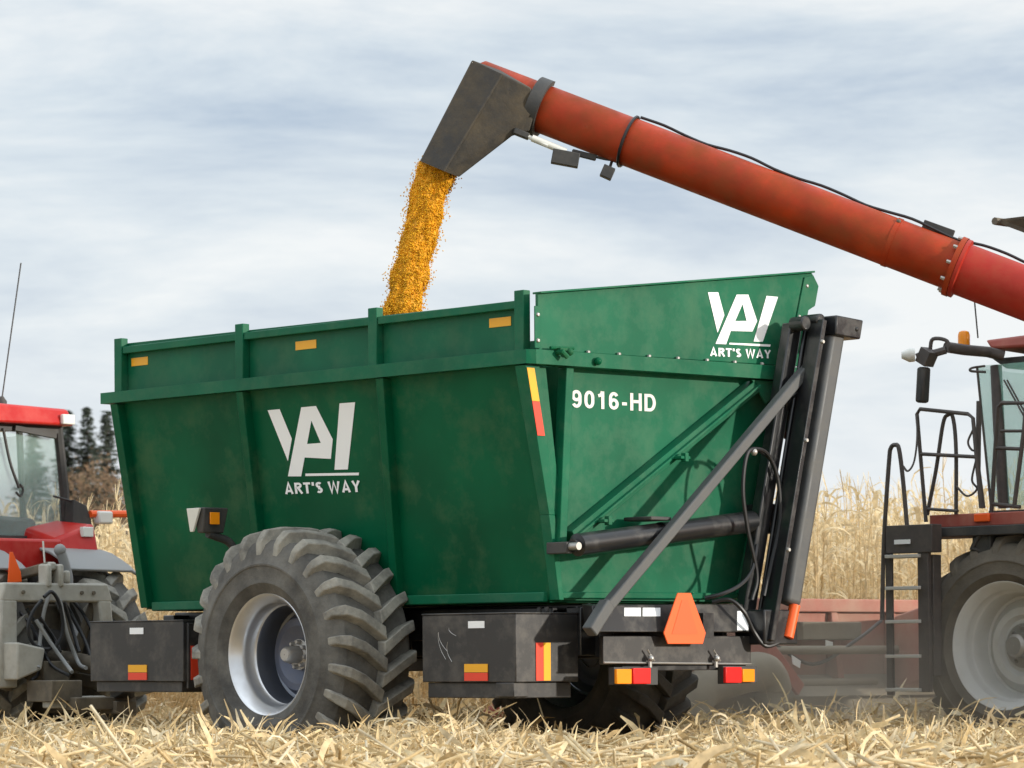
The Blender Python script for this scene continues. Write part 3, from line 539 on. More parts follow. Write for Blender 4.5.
for p in ([(8.0,-1.40,1.5),(7.8,-1.42,1.35),(7.6,-1.50,1.0),(7.3,-1.45,.62),(7.0,-1.45,.6)], [(8.0,-1.5,1.52),(7.75,-1.60,1.25),(7.5,-1.62,.9),(7.2,-1.55,.66)], [(8.0,-1.0,1.3),(7.7,-.98,1.1),(7.5,-1.02,.78),(7.3,-1.1,.66)], [(7.7,-.9,1.3),(7.62,-1.02,1.0),(7.58,-.95,.7),(7.5,-.8,.62)]):
    MB().tube(smoothpath(p,6), .017, 8).build('hydraulic_hose', HOSE, tr)
MB().bar((8.2,-1.15,1.62),(7.68,-1.17,1.70),.09,.09).build('top_link', MUDDY, tr, .015)
MB().lathe((8.35,-1.5,.95),(1,0,0),[(.05,-.25),(.16,-.25),(.17,.0),(.17,.2)],16).build('power_shaft_guard', TBLACK, tr)
for y in (-.86,-1.72): MB().tube([(8.4,y,1.45),(8.0,y-.02,.98)], .035, 8).build('lift_rod', GREYFEND, tr)
MB().tube([(7.200,-0.823,0.437),(7.200,-1.436,0.372)], .05, 8).build('hitch_bar', GREYFEND, tr)
MB().box(7.15,7.3,-1.42,-.78,.36,.47).build('hitch_plate', HITCHPAINT, tr, .015)
dbm = MB().box(6.95,8.4,-1.62,-1.38,.30,.42); dbm.box(7.0,7.3,-1.65,-.95,.34,.46); dbm.box(7.1,7.5,-1.1,-.75,.42,.62); dbm.tube([(7.05,-1.5,.2),(7.05,-1.5,.6)],.04,10); dbm.tube([(7.3,-1.5,.75),(8.4,-1.5,.85)],.09,12); dbm.box(7.5,8.2,-1.25,-.95,.55,.8)
dbm.build('drawbar', MUDDY, tr, .01)

# ================================================================== THE COMBINE
cm = thing('combine_harvester', 'red combine harvester with long unloading auger swung out over the cart', 'combine', (-.5, -7.4, GZ))
bd = MB().prism([(-1.0,-6.15,1.15),(-1.0,-6.15,3.4),(-5.9,-6.15,3.4),(-6.6,-6.15,2.6),(-6.6,-6.15,1.5),(-4.5,-6.15,.95)], (0,-2.75,0)); bd.build('body', CRED, cm, .05)
tk = MB().box(-4.2,-1.05,-8.7,-6.4,3.4,4.1); tank = tk.build('grain_tank', CRED, cm, .03)
tf = MB().prism([(-1.05,-6.4,4.1),(.28,-6.2,4.66),(.28,-6.2,4.70),(-.1,-6.2,4.70),(-1.08,-6.4,4.16)], (0,-2.3,0)); tf.tube([(.30,-6.15,4.68),(.30,-8.5,4.68)], .035, 8)
tf.prism([(-1.05,-6.41,4.1),(.28,-6.21,4.68),(-3.9,-6.0,4.68),(-4.1,-6.41,4.1)], (0,-.02,0)); tf.build('tank_flap', FLAP, tank)
wheel(cm, (-.03,-6.12,.885), .985, .66, .55, 1, 21, .06, RUBBER3, RIMGREY, RIMGREY, -.15, .16, 10, -1, .095)
wheel(cm, (-.03,-8.7,.885), .985, .66, .55, -1, 21, .06, RUBBER3, RIMGREY, RIMGREY, -.15, .16, 10, -1, .095)
wheel(cm, (-4.6,-6.35,.55), .70, .45, .36, 1, 20, .05, RUBBER2, RIMGREY, RIMGREY, .0, .12, 8, 1, .07)
wheel(cm, (-4.6,-8.45,.55), .70, .45, .36, -1, 20, .05, RUBBER2, RIMGREY, RIMGREY, .0, .12, 8, 1, .07)
ax = MB().tube([(-.03,-6.3,.885),(-.03,-8.5,.885)], .16, 12); ax.box(-.25,.2,-8.2,-6.6,.75,1.35); ax.box(-1.2,1.0,-8.0,-6.8,1.2,1.75); ax.build('front_axle', HGREY, cm, .02)
# cab
cr = MB().hexa([(0.592,-6.450,3.576),(-1.1,-6.45,3.54),(-1.1,-8.55,3.54),(.62,-8.55,3.50),(0.698,-6.500,3.669),(-1.0,-6.5,3.72),(-1.0,-8.45,3.72),(.66,-8.5,3.62)])
croof = cr.build('cab_roof', CRED, cm, .03)
MB().hexa([(-1.0,-8.45,3.37),(.50,-8.45,3.40),(.50,-6.55,3.40),(-1.0,-6.55,3.37),(-1.0,-8.45,3.50),(.66,-8.45,3.50),(.66,-6.55,3.50),(-1.0,-6.55,3.50)]).build('roof_underside', TBLACK, croof, .02)
MB().lathe((0.810,-6.350,3.622), (0,0,1), [(.055,.0),(.055,.09),(.045,.12),(.02,.13),(.001,.13)], 14).build('beacon', AMBER, croof)
MB().tube([(0.767,-6.500,3.692),(0.809,-6.500,4.078)], .007, 6).build('antenna', TBLACK, croof)
cf = MB().tube([(0.602,-6.550,3.428),(0.534,-6.500,2.841),(0.483,-6.500,2.133)], .055, 10); cf.tube([(-.95,-6.55,2.0),(-.95,-6.6,3.4)], .05, 8); cf.tube([(.62,-8.45,2.0),(.62,-8.4,3.4)], .05, 8); cf.tube([(-.95,-8.45,2.0),(-.95,-8.4,3.4)], .05, 8)
cf.bar((.62,-6.5,2.06),(-1.0,-6.5,2.06),.10,.10); cf.bar((.62,-8.42,2.06),(-1.0,-8.42,2.06),.10,.10); cf.bar((-.95,-8.45,2.06),(-.95,-6.5,2.06),.10,.10); cf.build('cab_frame', RAILP, cm)
MB().tube([(0.459,-6.480,3.288),(0.215,-6.480,2.913)],.008,6).build('wiper_arm', RAILP, cm)
MB().tube([(0.425,-6.480,3.286),(0.182,-6.480,2.911)],.008,6).build('wiper_arm', RAILP, cm)
cbb = MB().box(-.98,.62,-8.48,-6.52,1.55,2.03); cbb.build('cab_base', TBLACK, cm, .03)
ft, fb = Vector((0.796,-6.520,3.440)), Vector((0.630,-6.500,2.147))
gl = MB(); n = 10; vs = []
for k in range(n+1):
    t = k/n; bl = .22*math.sin(math.pi*t)**.6
    vs += [(fb.x+bl*.8, fb.y-1.95*t, fb.z), (ft.x+bl, ft.y-1.95*t, ft.z)]
gl.add(vs, [(2*k,2*k+2,2*k+3,2*k+1) for k in range(n)]); gl.build('windscreen', GLASS2, cm)
MB().prism([fb, (-.92,-6.5,fb.z), (-.92,-6.52,ft.z), ft], (0,-.006,0)).build('cab_door_glass', GLASS2, cm)
MB().box(-.95,-.945,-8.4,-6.6,2.1,3.36).build('cab_rear_window', GLASS2, cm)
MB().tube([ft, fb], .012, 6).build('glass_edge_seal', RAILP, cm)
MB().box(-.7,-.2,-7.8,-7.2,2.05,2.9).build('seat', TBLACK, cm, .06)
# mirror and lights on their arm
ma = MB().tube([(0.473,-6.500,3.507),(0.576,-6.400,3.545),(0.602,-6.100,3.547),(0.660,-5.900,3.566)], .05, 10); ma.tube(smoothpath([(0.637,-5.900,3.520),(0.648,-5.900,3.619),(0.767,-5.850,3.642),(0.802,-5.850,3.546)],5), .018, 8); ma.bar((0.762,-5.800,3.540),(0.831,-5.800,3.420),.13,.12,(1,0,0)); ma.tube([(0.808,-5.800,3.526),(0.882,-5.750,3.492)],.022,8);  ma.tube([(0.660,-5.900,3.539),(0.819,-5.800,3.491)],.035,8)
ma.tube(smoothpath([(0.533,-6.300,3.410),(0.603,-6.200,3.391),(0.614,-6.200,3.364),(0.523,-6.300,3.355)],5), .012, 6)
mao = ma.build('mirror_arm', RAILP, cm, .01)
MB().bar((0.832,-5.800,3.393),(0.857,-5.800,3.071),.11,.09,(1,0,0)).build('mirror', TBLACK, mao, .025)
MB().lathe((0.894,-5.750,3.502),(.6,.5,0),[(.001,.0),(.06,.0),(.065,.05),(.03,.12)],14).build('work_light', LAMP, mao)
# platform, rails, ladder
pf = MB().hexa([(.86,-6.5,1.95),(-.9,-6.5,1.95),(-.9,-5.9,1.95),(.86,-5.9,1.95),(.86,-6.5,2.065),(-.9,-6.5,2.065),(-.9,-5.9,2.065),(.86,-5.9,2.065)])
pfo = pf.build('platform', CRED, cm, .008)
MB().box(.17,.34,-5.899,-5.87,1.985,2.06).build('amber_marker', ORANGE, pfo, .01)
pu = MB().box(-.8,1.0,-6.3,-5.75,1.86,1.945); pu.box(.1,.3,-6.2,-5.8,1.68,1.86); pu.tube([(.2,-5.8,1.9),(.3,-5.8,1.75),(.15,-5.85,1.70)],.03,8); pu.build('platform_beam', TBLACK, pfo, .01)
ld = MB()
ld.bar((1.083,-5.600,1.969),(1.072,-5.600,0.449),.07,.035,(0,1,0)); ld.bar((0.682,-5.600,1.956),(0.671,-5.600,0.478),.12,.05,(0,1,0)); ld.hexa([(1.09,-5.70,1.72),(.56,-5.70,1.72),(.56,-5.56,1.72),(1.09,-5.56,1.72),(1.09,-5.70,1.97),(.56,-5.70,1.97),(.56,-5.56,1.97),(1.09,-5.56,1.97)])
ld.box(.60,.70,-5.74,-5.63,.62,1.7)
ldo = ld.build('ladder', RAILP, cm, .006)
for py in (0,1,2,3,4):
    z = (1.695,1.41,1.11,.80,.50)[py]; MB().box(.70,1.08,-5.72,-5.53,z-.018,z+.012).build('ladder_step', mat('worn_tread_%d' % py, (.55,.54,.50), .5, dust=DUST, dustamt=.4) if py == 0 else bpy.data.materials['worn_tread_0'], ldo, .004)
MB().box(.80,.98,-5.555,-5.545,1.80,1.84).build('step_light', WHITE, ldo); MB().box(.72,.86,-5.765,-5.755,1.50,1.66).build('warning_sticker', mat('pale_yellow_sticker', (.62,.60,.30), .6), ldo)
rl = MB(); Y = -5.85
rl.tube(smoothpath([(1.154,-5.580,1.124),(1.125,-5.580,1.844),(1.062,-5.580,2.542),(1.038,-5.580,2.667),(0.991,-5.580,2.692),(0.946,-5.580,2.654),(0.902,-5.580,2.374),(0.859,-5.580,1.961)],6), .02, 8)
rl.tube([(0.884,-5.880,2.005),(0.980,-5.880,2.983),(0.945,-5.880,3.026),(0.400,-5.880,2.950),(0.345,-5.880,2.911),(0.262,-5.880,2.108)], .018, 8); rl.tube([(0.937,-5.880,2.620),(0.303,-5.880,2.563)], .017, 8); rl.tube([(0.860,-5.880,2.121),(0.520,-5.880,2.091)], .014, 8)
rl.tube(smoothpath([(0.904,-5.920,2.069),(0.798,-5.920,2.471),(0.715,-5.920,2.880),(0.658,-5.920,2.957),(0.601,-5.920,2.927),(0.569,-5.920,2.639),(0.574,-5.920,2.013)],6), .018, 8)
rl.tube([(0.331,-5.950,3.065),(0.347,-5.950,2.451),(0.294,-5.950,2.111)], .024, 8)
rl.tube([(0.244,-6.000,2.022),(0.159,-6.000,3.004),(0.114,-6.000,3.037),(-0.149,-6.000,3.021),(-0.126,-6.000,2.785),(-0.011,-6.000,2.101)], .02, 8); rl.tube([(0.195,-6.000,2.642),(-0.091,-6.000,2.619)], .017, 8); rl.tube([(0.127,-6.000,2.789),(-0.125,-6.000,2.776)], .014, 8); rl.tube([(0.232,-6.000,2.146),(-0.077,-6.000,2.108)], .018, 8)
rlo = rl.build('handrail', RAILP, cm)
for p in ([(0.999,-5.700,2.508),(0.942,-5.700,2.460),(0.913,-5.750,2.542),(0.917,-5.800,2.742),(0.964,-5.860,2.972)], [(0.556,-5.900,2.316),(0.433,-5.900,2.222),(0.336,-5.920,2.281),(0.376,-5.900,2.362),(0.345,-5.920,2.539)], [(0.346,-5.880,2.805),(0.402,-5.880,2.701),(0.358,-5.880,2.627),(0.322,-5.920,2.627)]):
    MB().tube(smoothpath(p, 6), .010, 6).build('safety_chain', RAILP, rlo)
# feeder house and header
fh = MB().hexa([(.9,-8.9,1.0),(3.5,-9.9,.45),(3.5,-8.6,.45),(.9,-7.6,1.0),(.9,-8.9,1.65),(3.5,-9.9,1.2),(3.5,-8.6,1.2),(.9,-7.6,1.65)]); fh.build('feeder_house', HRED, cm, .02)
hdr = MB().box(3.58,3.74,-10.6,-5.0,1.24,1.37); hdr.hexa([(3.70,-10.6,.42),(3.76,-10.6,.42),(3.76,-5.0,.42),(3.70,-5.0,.42),(3.66,-10.6,1.24),(3.72,-10.6,1.24),(3.72,-5.0,1.24),(3.66,-5.0,1.24)])
for y in (-5.7,-6.75,-7.8,-8.7,-9.7): hdr.hexa([(3.50,y-.05,.45),(3.69,y-.05,.45),(3.69,y+.05,.45),(3.50,y+.05,.45),(3.60,y-.05,1.24),(3.66,y-.05,1.24),(3.66,y+.05,1.24),(3.60,y+.05,1.24)])
for y in (-5.0,-10.64): hdr.prism([(3.6,y,.2),(3.6,y,1.37),(4.3,y,1.25),(5.2,y,.6),(5.2,y,.2)], (0,.04,0))
hdro = hdr.build('header', HRED, cm, .012)
MB().tube([(3.44,-10.4,.86),(3.44,-5.2,.86)], .045, 10).build('header_pipe', HGREY, hdro)
MB().tube(smoothpath([(3.5,-6.1,1.1),(3.42,-6.6,.95),(3.46,-7.3,.72),(3.42,-7.9,.95),(3.5,-8.4,1.15)],6), .018, 8).build('header_hose', HOSE, hdro)
MB().box(3.50,3.66,-8.1,-7.2,.96,1.14).build('header_panel', HGREY, hdro, .012)
MB().hexa([(3.30,-10.4,.40),(3.66,-10.4,.44),(3.66,-5.2,.44),(3.30,-5.2,.40),(3.32,-10.4,.43),(3.66,-10.4,.62),(3.66,-5.2,.62),(3.32,-5.2,.43)]).build('trough_apron', HGREY, hdro, .01)
hb = MB().box(3.46,3.70,-10.5,-5.1,.22,.42); hb.tube([(4.1,-10.5,.55),(4.1,-5.1,.55)], .28, 16); hb.box(3.44,3.60,-8.3,-6.9,.50,.58); hb.build('header_trough', HGREY, hdro, .03)
for k in range(8):
    y = -5.05-.79*k; MB().tube([(4.1,y,.62),(5.0,y,.48),(5.9,y,.16),(6.1,y,.08)], [.19,.17,.07,.015], 10).build('row_divider', CRED, hdro)
MB().tube(smoothpath([(3.200,-5.210,0.164),(3.200,-5.378,0.471),(3.200,-5.798,0.599),(3.200,-6.254,0.652),(3.200,-6.397,0.478),(3.200,-6.337,0.238)],6), [.10]+[.19]*24+[.16]*5+[.10], 14).build('end_shield', HGREY, hdro)
ab = MB().bar((3.300,-6.398,0.940),(3.300,-6.921,0.471),.14,.05,(1,0,0)); ab.bar((3.300,-6.398,0.940),(3.300,-5.853,0.770),.34,.05,(1,0,0)); ab.build('header_bracket', CRED, hdro, .01)
MB().prism([(3.280,-6.783,0.813),(3.280,-6.915,0.754),(3.280,-6.900,0.686),(3.280,-6.797,0.726)], (.01,0,0)).build('warning_sticker', WHITE, hdro)
MB().prism([(3.450,-7.489,0.959),(3.450,-7.595,0.939),(3.450,-7.579,0.830),(3.450,-7.488,0.850)], (.01,0,0)).build('warning_sticker', OFFWHITE, hdro)
# ---- unloading auger
A0 = Vector((2.457,-1.846,5.685)); A1 = Vector((-1.339,-4.410,3.777)); ad = (A1-A0).normalized()
def ap(t): return A0 + ad*t
Lf = (Vector((-0.901,-4.100,3.964))-A0).length
rA = .205
au = MB().lathe(A0, ad, [(.001,-.05),(rA*.8,-.05),(rA,.0),(rA,Lf-.05)], 40)
aug = au.build('unloading_auger', AUGER, cm, angle=60)
MB().lathe(A0, ad, [(rA*.9,Lf-.06),(rA+.05,Lf-.06),(rA+.05,Lf-.015)], 40).build('auger_flange', AUGER, aug, angle=30)
au2 = MB().lathe(A0, ad, [(rA+.045,Lf-.012),(rA+.045,Lf+.02),(rA+.012,Lf+.03),(rA+.012,7.4),(.01,7.4)], 40)
E1 = ap(7.3); au2.tube(smoothpath([E1, E1+ad*.3+Vector((0,0,-.15)), E1+ad*.4+Vector((0,-.1,-.8)), E1+ad*.4+Vector((0,-.2,-1.8))], 6), rA+.03, 24)
au2.build('auger_lower_tube', AUGER2, aug, angle=50)
side_n = Vector((0,0,1)).cross(ad).normalized(); upn = ad.cross(side_n)
if upn.z < 0: upn = -upn
tocam = Vector((-UX*0, 0, 0)); camdir = Vector((UX*0+(-(0-ORG.x))*0, 0, 0))
for k in range(10):
    t = 2*math.pi*k/10; d = side_n*math.cos(t)+upn*math.sin(t)
    MB().lathe(ap(Lf-.075)+d*(rA+.03), ad, [(.001,-.022),(.014,-.022),(.016,.0),(.016,.02)], 6).build('bolt', STEEL, aug)
MB().lathe(A0, ad, [(rA*.95,Lf-.62),(rA+.006,Lf-.62),(rA+.006,Lf-.58),(rA*.95,Lf-.58)], 40).build('weld_band', AUGER, aug, angle=30)
for a in (.3,1.2,2.2):
    d = side_n*math.cos(a)+upn*math.sin(a); MB().ball(ap(Lf-.6)+d*(rA+.006), .02).build('rivet', MUDDY, aug)
# cable along the top, wrapped once round the tube
cpts = [ap(1.42)+upn*(rA+.02)]
for k in range(1, 27):
    t = 1.42+k*.205; cpts.append(ap(t)+upn*(rA+.018+.012*math.sin(k*1.7)+(.02 if t > Lf-.1 else 0))+side_n*(.05*math.sin(k*.9)))
MB().tube(smoothpath(cpts, 3), .013, 6).build('cable', HOSE, aug)
MB().tube([ap(1.40)+(side_n*math.cos(t)+upn*math.sin(t))*(rA+.014) for t in [k*2*math.pi/28 for k in range(28)]], .013, 6, True).build('cable_clamp', HOSE, aug)
MB().bar(ap(Lf-.42)+upn*(rA+.03), ap(Lf-.15)+upn*(rA+.035), .07, .03, side_n).build('cable_guard', TBLACK, aug, .006)
# spout: boxy rubber hood
def q(px): return Vector(px)
dn = Vector((-.72*UX*0,0,0))
back = Vector((UY*0,0,0))
vw = Vector((-UY, -UX, 0))*0
# depth vector of the hood in the machine frame: away from the camera in world +Y
dY = Vector((UY, UX, 0))
def hood(pl, w): 
    P = [Vector(p) for p in pl]
    return P
nearp = [Vector(p) for p in ((2.310,-1.638,5.844),(2.104,-1.766,5.748),(1.909,-1.939,5.592),(1.886,-1.962,5.390),(1.936,-1.939,5.234),(2.065,-1.864,5.199),(2.449,-1.610,4.871),(2.507,-1.492,4.917),(2.677,-1.373,5.008))]
farp = [Vector(p) for p in ((2.674,-1.982,5.926),(2.536,-2.182,5.846),(2.328,-2.397,5.672),(2.299,-2.427,5.492),(2.348,-2.377,5.337),(2.453,-2.240,5.292),(2.706,-1.862,4.940),(2.830,-1.791,4.998),(2.937,-1.623,5.071))]
spm = MB(); n = len(nearp); mid = Vector((2.222,-1.644,5.413))
for i in range(n):
    pass
ridge0, ridge1 = Vector((2.034,-1.723,5.700)), Vector((2.420,-1.410,4.899))
vs = nearp + farp + [ridge0, ridge1]
fs = [(0,1,18,19,8), (1,2,18)]
fs = [(0,18,19,8), (18,2,3,4,5,6,19)]
fs += [(9,17,16,15,14,13,12,11,10)]
for i in (0,1,2,3,4,5): fs.append((i, i+1, n+i+1, n+i) if i not in (0,1) else (i, i+1, n+i+1, n+i))
fs.append((0, 8, 17, 9)); fs.append((0,1,18)); fs.append((1,2,18))
spm.add(vs, fs)
spo = spm.build('spout', SPOUT, aug, .01, angle=25)
MB().tube([ridge0+dY*-.004, ridge1+dY*-.004], .012, 6).build('spout_seam', SPOUT, spo) if False else MB().tube([ridge0, ridge1], .012, 6).build('spout_seam', SPOUT, aug)
cl = MB(); vs = []; nn = 30                    # clamp ring open at the top
for k in range(nn+1):
    t = R(62)+k/nn*R(296); d = side_n*math.sin(t)+upn*math.cos(t)
    vs += [ap(.515)+d*(rA+.004), ap(.515)+d*(rA+.045), ap(.625)+d*(rA+.045), ap(.625)+d*(rA+.004)]
cl.add(vs, [(4*k+q, 4*k+(q+1) % 4, 4*k+4+(q+1) % 4, 4*k+4+q) for k in range(nn) for q in range(4)] + [(0,1,2,3),(4*nn+3,4*nn+2,4*nn+1,4*nn)])
cl.build('spout_collar', TBLACK, aug, angle=30)
for a in (2.6, 2.9, 3.3):
    d = side_n*math.cos(a)+upn*math.sin(a)
ac = MB().tube([(1.955,-1.934,5.193),(1.812,-2.039,5.104)], .018, 8); ac.tube([(1.919,-1.957,5.175),(1.721,-2.162,5.055)], .03, 10); ac.box(0,0,0,0,0,0) if False else None
ac.build('spout_actuator', LAMP, aug)
MB().bar((2.053,-1.876,5.241),(1.965,-1.967,5.190),.10,.05).build('spout_hinge', TBLACK, aug, .008)
mo = MB().bar((1.803,-2.077,5.022),(1.646,-2.240,4.979),.10,.12); mo.bar((1.700,-2.213,5.058),(1.588,-2.386,5.012),.04,.05);  mo.tube(smoothpath([(1.658,-2.314,5.055),(1.565,-2.410,5.012),(1.483,-2.495,4.995),(1.436,-2.544,5.028)],5),.012,6)
mo.build('actuator_motor', TBLACK, aug, .01)
wl = MB().bar((1.498,-2.365,4.899),(1.434,-2.431,4.857),.11,.10); wl.tube([(1.485,-2.436,4.905),(1.495,-2.483,4.986),(1.483,-2.568,5.027)], .014, 8); wlo = wl.build('auger_light', TBLACK, aug, .015)

# ================================================================== FALLING CORN
K = 42000; vs = np.zeros((K,6,3)); 
p0 = np.array((-0.587,28.070,4.993)); p1 = np.array((-0.927,28.100,3.739)); 
s = rng.random(K)**1.0 * 1.55                                    # 0 at the spout, 1 at the wall top, beyond it inside the box
tt = np.sqrt(np.clip(s,0,2))
cx = p0[0] + (p1[0]-p0[0])*(1.0*s**.78); cz = p0[2] + (p1[2]-p0[2])*s; cy = p0[1] + (p1[1]-p0[1])*s
ang = rng.random(K)*2*np.pi
halo = rng.random(K) < .06
rad = np.sqrt(rng.random(K))
wob = np.array([noise.noise(Vector((a*3.1, b*7.0, 2.3))) for a, b in zip(np.cos(ang), s)])
hw = (.148+.012*s)*(1+.34*wob)
rr = np.where(halo, hw*(1+np.abs(rng.normal(0,.16,K))), hw*(.70+.27*rad))
px_ = cx + rr*np.cos(ang); py_ = cy + rr*np.sin(ang)*.8
pz_ = cz + rng.normal(0,.02,K) + .10*(np.cos(ang)*-.4) * (s < .1)
cen = np.stack([px_, py_, pz_], 1)
d1 = rng.normal(size=(K,3)); d1[:,2] *= 2.2; d1 /= np.linalg.norm(d1,axis=1)[:,None]
d2 = np.cross(d1, rng.normal(size=(K,3))); d2 /= np.linalg.norm(d2,axis=1)[:,None]; d3 = np.cross(d1,d2)
L1 = (rng.uniform(.007,.014,K)*np.where(halo,.75,1))[:,None]; L2 = (rng.uniform(.005,.008,K))[:,None]
allv = np.stack([cen+d1*L1, cen-d1*L1, cen+d2*L2, cen-d2*L2, cen+d3*L2, cen-d3*L2], 1).reshape(-1,3)
oct_ = np.array([(0,2,4),(2,1,4),(1,3,4),(3,0,4),(2,0,5),(1,2,5),(3,1,5),(0,3,5)])
tri = (oct_[None]+ (np.arange(K)*6)[:,None,None]).reshape(-1,3)
def npmesh(name, v, f, m, smooth=False):
    v = np.asarray(v, dtype=np.float32); f = np.asarray(f, dtype=np.int32); k = f.shape[1]
    me = bpy.data.meshes.new(name); me.vertices.add(len(v)); me.vertices.foreach_set('co', v.ravel())
    me.loops.add(f.size); me.loops.foreach_set('vertex_index', f.ravel())
    me.polygons.add(len(f)); me.polygons.foreach_set('loop_start', np.arange(0, f.size, k, dtype=np.int32)); me.polygons.foreach_set('loop_total', np.full(len(f), k, dtype=np.int32))
    if smooth: me.polygons.foreach_set('use_smooth', np.ones(len(f), dtype=bool))
    me.update(calc_edges=True); me.validate(); me.materials.append(m)
    o = bpy.data.objects.new(name, me); COL.objects.link(o); return o
fc = npmesh('falling_corn', allv, tri, KERNEL)
rings = 44; per = 28; cv = []; cfq = []
for i in range(rings):
    s_ = -.02+1.57*i/(rings-1); c0 = (p0[0]+(p1[0]-p0[0])*max(s_,0)**.78, p0[1]+(p1[1]-p0[1])*s_, p0[2]+(p1[2]-p0[2])*s_)
    for k in range(per):
        a = 2*math.pi*k/per; wb = noise.noise(Vector((math.cos(a)*3.1, s_*7., 2.3))); r_ = (.148+.012*s_)*(1+.34*wb)*.93+.012*noise.noise(Vector((math.cos(a)*9, math.sin(a)*9, s_*22)))
        cv.append((c0[0]+r_*math.cos(a), c0[1]+r_*math.sin(a)*.8, c0[2]-.04*math.cos(a)*(s_ < .1)))
cfq = [(i*per+k, i*per+(k+1) % per, (i+1)*per+(k+1) % per, (i+1)*per+k) for i in range(rings-1) for k in range(per)]
core = bpy.data.meshes.new('core'); core.from_pydata(cv, [], cfq); core.shade_smooth(); core.materials.append(mat('corn_stream', (.88,.41,.007), .55, var=.3, vscale=24, bump=.8, bscale=60, stretch=(1,1,.22)))
cob = bpy.data.objects.new('stream_core', core); COL.objects.link(cob); cob.parent = fc
fc['label'] = 'golden stream of corn kernels pouring from the spout'; fc['category'] = 'corn grain'; fc['kind'] = 'stuff'

# ================================================================== GROUND, STUBBLE, CORN
def gz(x, y):
    t = min(max((y-34)/90., 0), 1); return GZ + 2.2*t*t*(3-2*t)
gm = mat('field_soil', (.42,.31,.18), .95, var=.3, vscale=2., dust=(.55,.43,.26), dustamt=.7, dscale=6., bump=.5, bscale=8)
xs = np.concatenate([np.linspace(-900,-60,8), np.linspace(-40,40,41), np.linspace(60,900,8)]); ys = np.concatenate([np.linspace(-40,10,6), np.linspace(12,140,65), np.linspace(170,1500,10)])
V = [(x, y, gz(x,y)+(.03*noise.noise(Vector((x*.4,y*.4,0))) if abs(x) < 45 and 8 < y < 60 else 0)) for y in ys for x in xs]; nx = len(xs)
F_ = [(j*nx+i, j*nx+i+1, (j+1)*nx+i+1, (j+1)*nx+i) for j in range(len(ys)-1) for i in range(nx-1)]
g = npmesh('ground', V, F_, gm, True); g['kind'] = 'structure'; g['label'] = 'harvested corn field ground'

# loose straw, husks and cut stalks lying over the ground
def strips(n, xr, yr, lmu, wmu, zmax, seg=4):
    x = rng.uniform(*xr, n); y = rng.uniform(*yr, n)
    ln = np.clip(rng.lognormal(np.log(lmu), .45, n), .05, .42); w = np.clip(rng.lognormal(np.log(wmu), .45, n), .006, .065)
    az = rng.uniform(0, 2*np.pi, n); el = rng.normal(.08, .32, n); el = np.where(rng.random(n) < .12, rng.uniform(.4,1.2,n), el)
    pile = .5+.5*np.array([noise.noise(Vector((a*.7, b*.5, 5.))) for a, b in zip(x, y)])
    z = GZ + rng.random(n)**1.3*zmax*(.35+pile)
    bend = rng.normal(-.2, 1.1, n); tw = rng.normal(0, 1.3, n); roll = rng.uniform(0, np.pi, n)
    pts = np.zeros((n, seg+1, 3)); cur = np.stack([x,y,z],1); wd = np.zeros((n, seg+1, 3))
    for k in range(seg+1):
        pts[:,k] = cur; e = el + bend*(k/seg-.35); a = az + .35*tw*(k/seg)
        d = np.stack([np.cos(e)*np.cos(a), np.cos(e)*np.sin(a), np.sin(e)], 1)
        sd = np.stack([-np.sin(a), np.cos(a), 0*a], 1); up = np.cross(d, sd); rl_ = roll+tw*(k/seg)
        tap = (1.0, 1.0, .95, .75, .3)[k] if seg == 4 else 1
        wd[:,k] = (sd*np.cos(rl_)[:,None]+up*np.sin(rl_)[:,None])*(w*tap*.5)[:,None]
        cur = cur + d*(ln/seg)[:,None]
    pts[:,:,2] = np.maximum(pts[:,:,2], GZ+.005)
    v = np.stack([pts-wd, pts+wd], 2).reshape(-1,3); b = (np.arange(n)*(seg+1)*2)[:,None]
    f = np.concatenate([b+np.array([[2*k,2*k+1,2*k+3,2*k+2]]) for k in range(seg)], 1).reshape(-1,4)
    return v, f
def stalks(n, xr, yr, standing):
    x = rng.uniform(*xr, n); y = rng.uniform(*yr, n); r = rng.uniform(.008,.014,n); az = rng.uniform(0,2*np.pi,n)
    if standing: el = np.pi/2-np.abs(rng.normal(0,.3,n)); ln = rng.uniform(.16,.36,n); z = np.full(n, GZ)
    else: el = rng.normal(.05,.22,n); ln = rng.uniform(.12,.5,n); z = GZ+rng.uniform(.02,.36,n)
    d = np.stack([np.cos(el)*np.cos(az), np.cos(el)*np.sin(az), np.sin(el)],1); s1 = np.stack([-np.sin(az),np.cos(az),0*az],1); s2 = np.cross(d,s1)
    a = np.stack([x,y,z],1); c = a+d*ln[:,None]; ring = []
    for p, q_ in ((a,1.),(c,.85)):
        for k in range(6): ring.append(p+(s1*math.cos(k*math.pi/3)+s2*math.sin(k*math.pi/3))*(r*q_)[:,None])
    v = np.stack(ring,1).reshape(-1,3); b = (np.arange(n)*12)[:,None]
    q4 = [[k,(k+1)%6,6+(k+1)%6,6+k] for k in range(6)] + [[6,7,8,9],[6,9,10,11]]
    f = np.concatenate([b+np.array([q_]) for q_ in q4],1).reshape(-1,4); return v, f
parts = [strips(75000, (-7,8), (17.5,22), .13, .013, .24), strips(110000, (-7,8), (22,25.8), .14, .014, .38), strips(60000, (-10,13), (25.6,38), .20, .019, .45), strips(15000, (-7,8), (18.0,25.6), .19, .030, .38), strips(9000,(-8,9),(10,17.5),.14,.016,.12),
         stalks(5000, (-7,8), (18,25.8), False), stalks(600, (-7,8), (18,25.0), True), stalks(3000, (-10,12), (25.0,36), False)]
vv = []; ff = []; k0 = 0
for v, f in parts: vv.append(v); ff.append(f+k0); k0 += len(v)
r_ = random.Random(3)
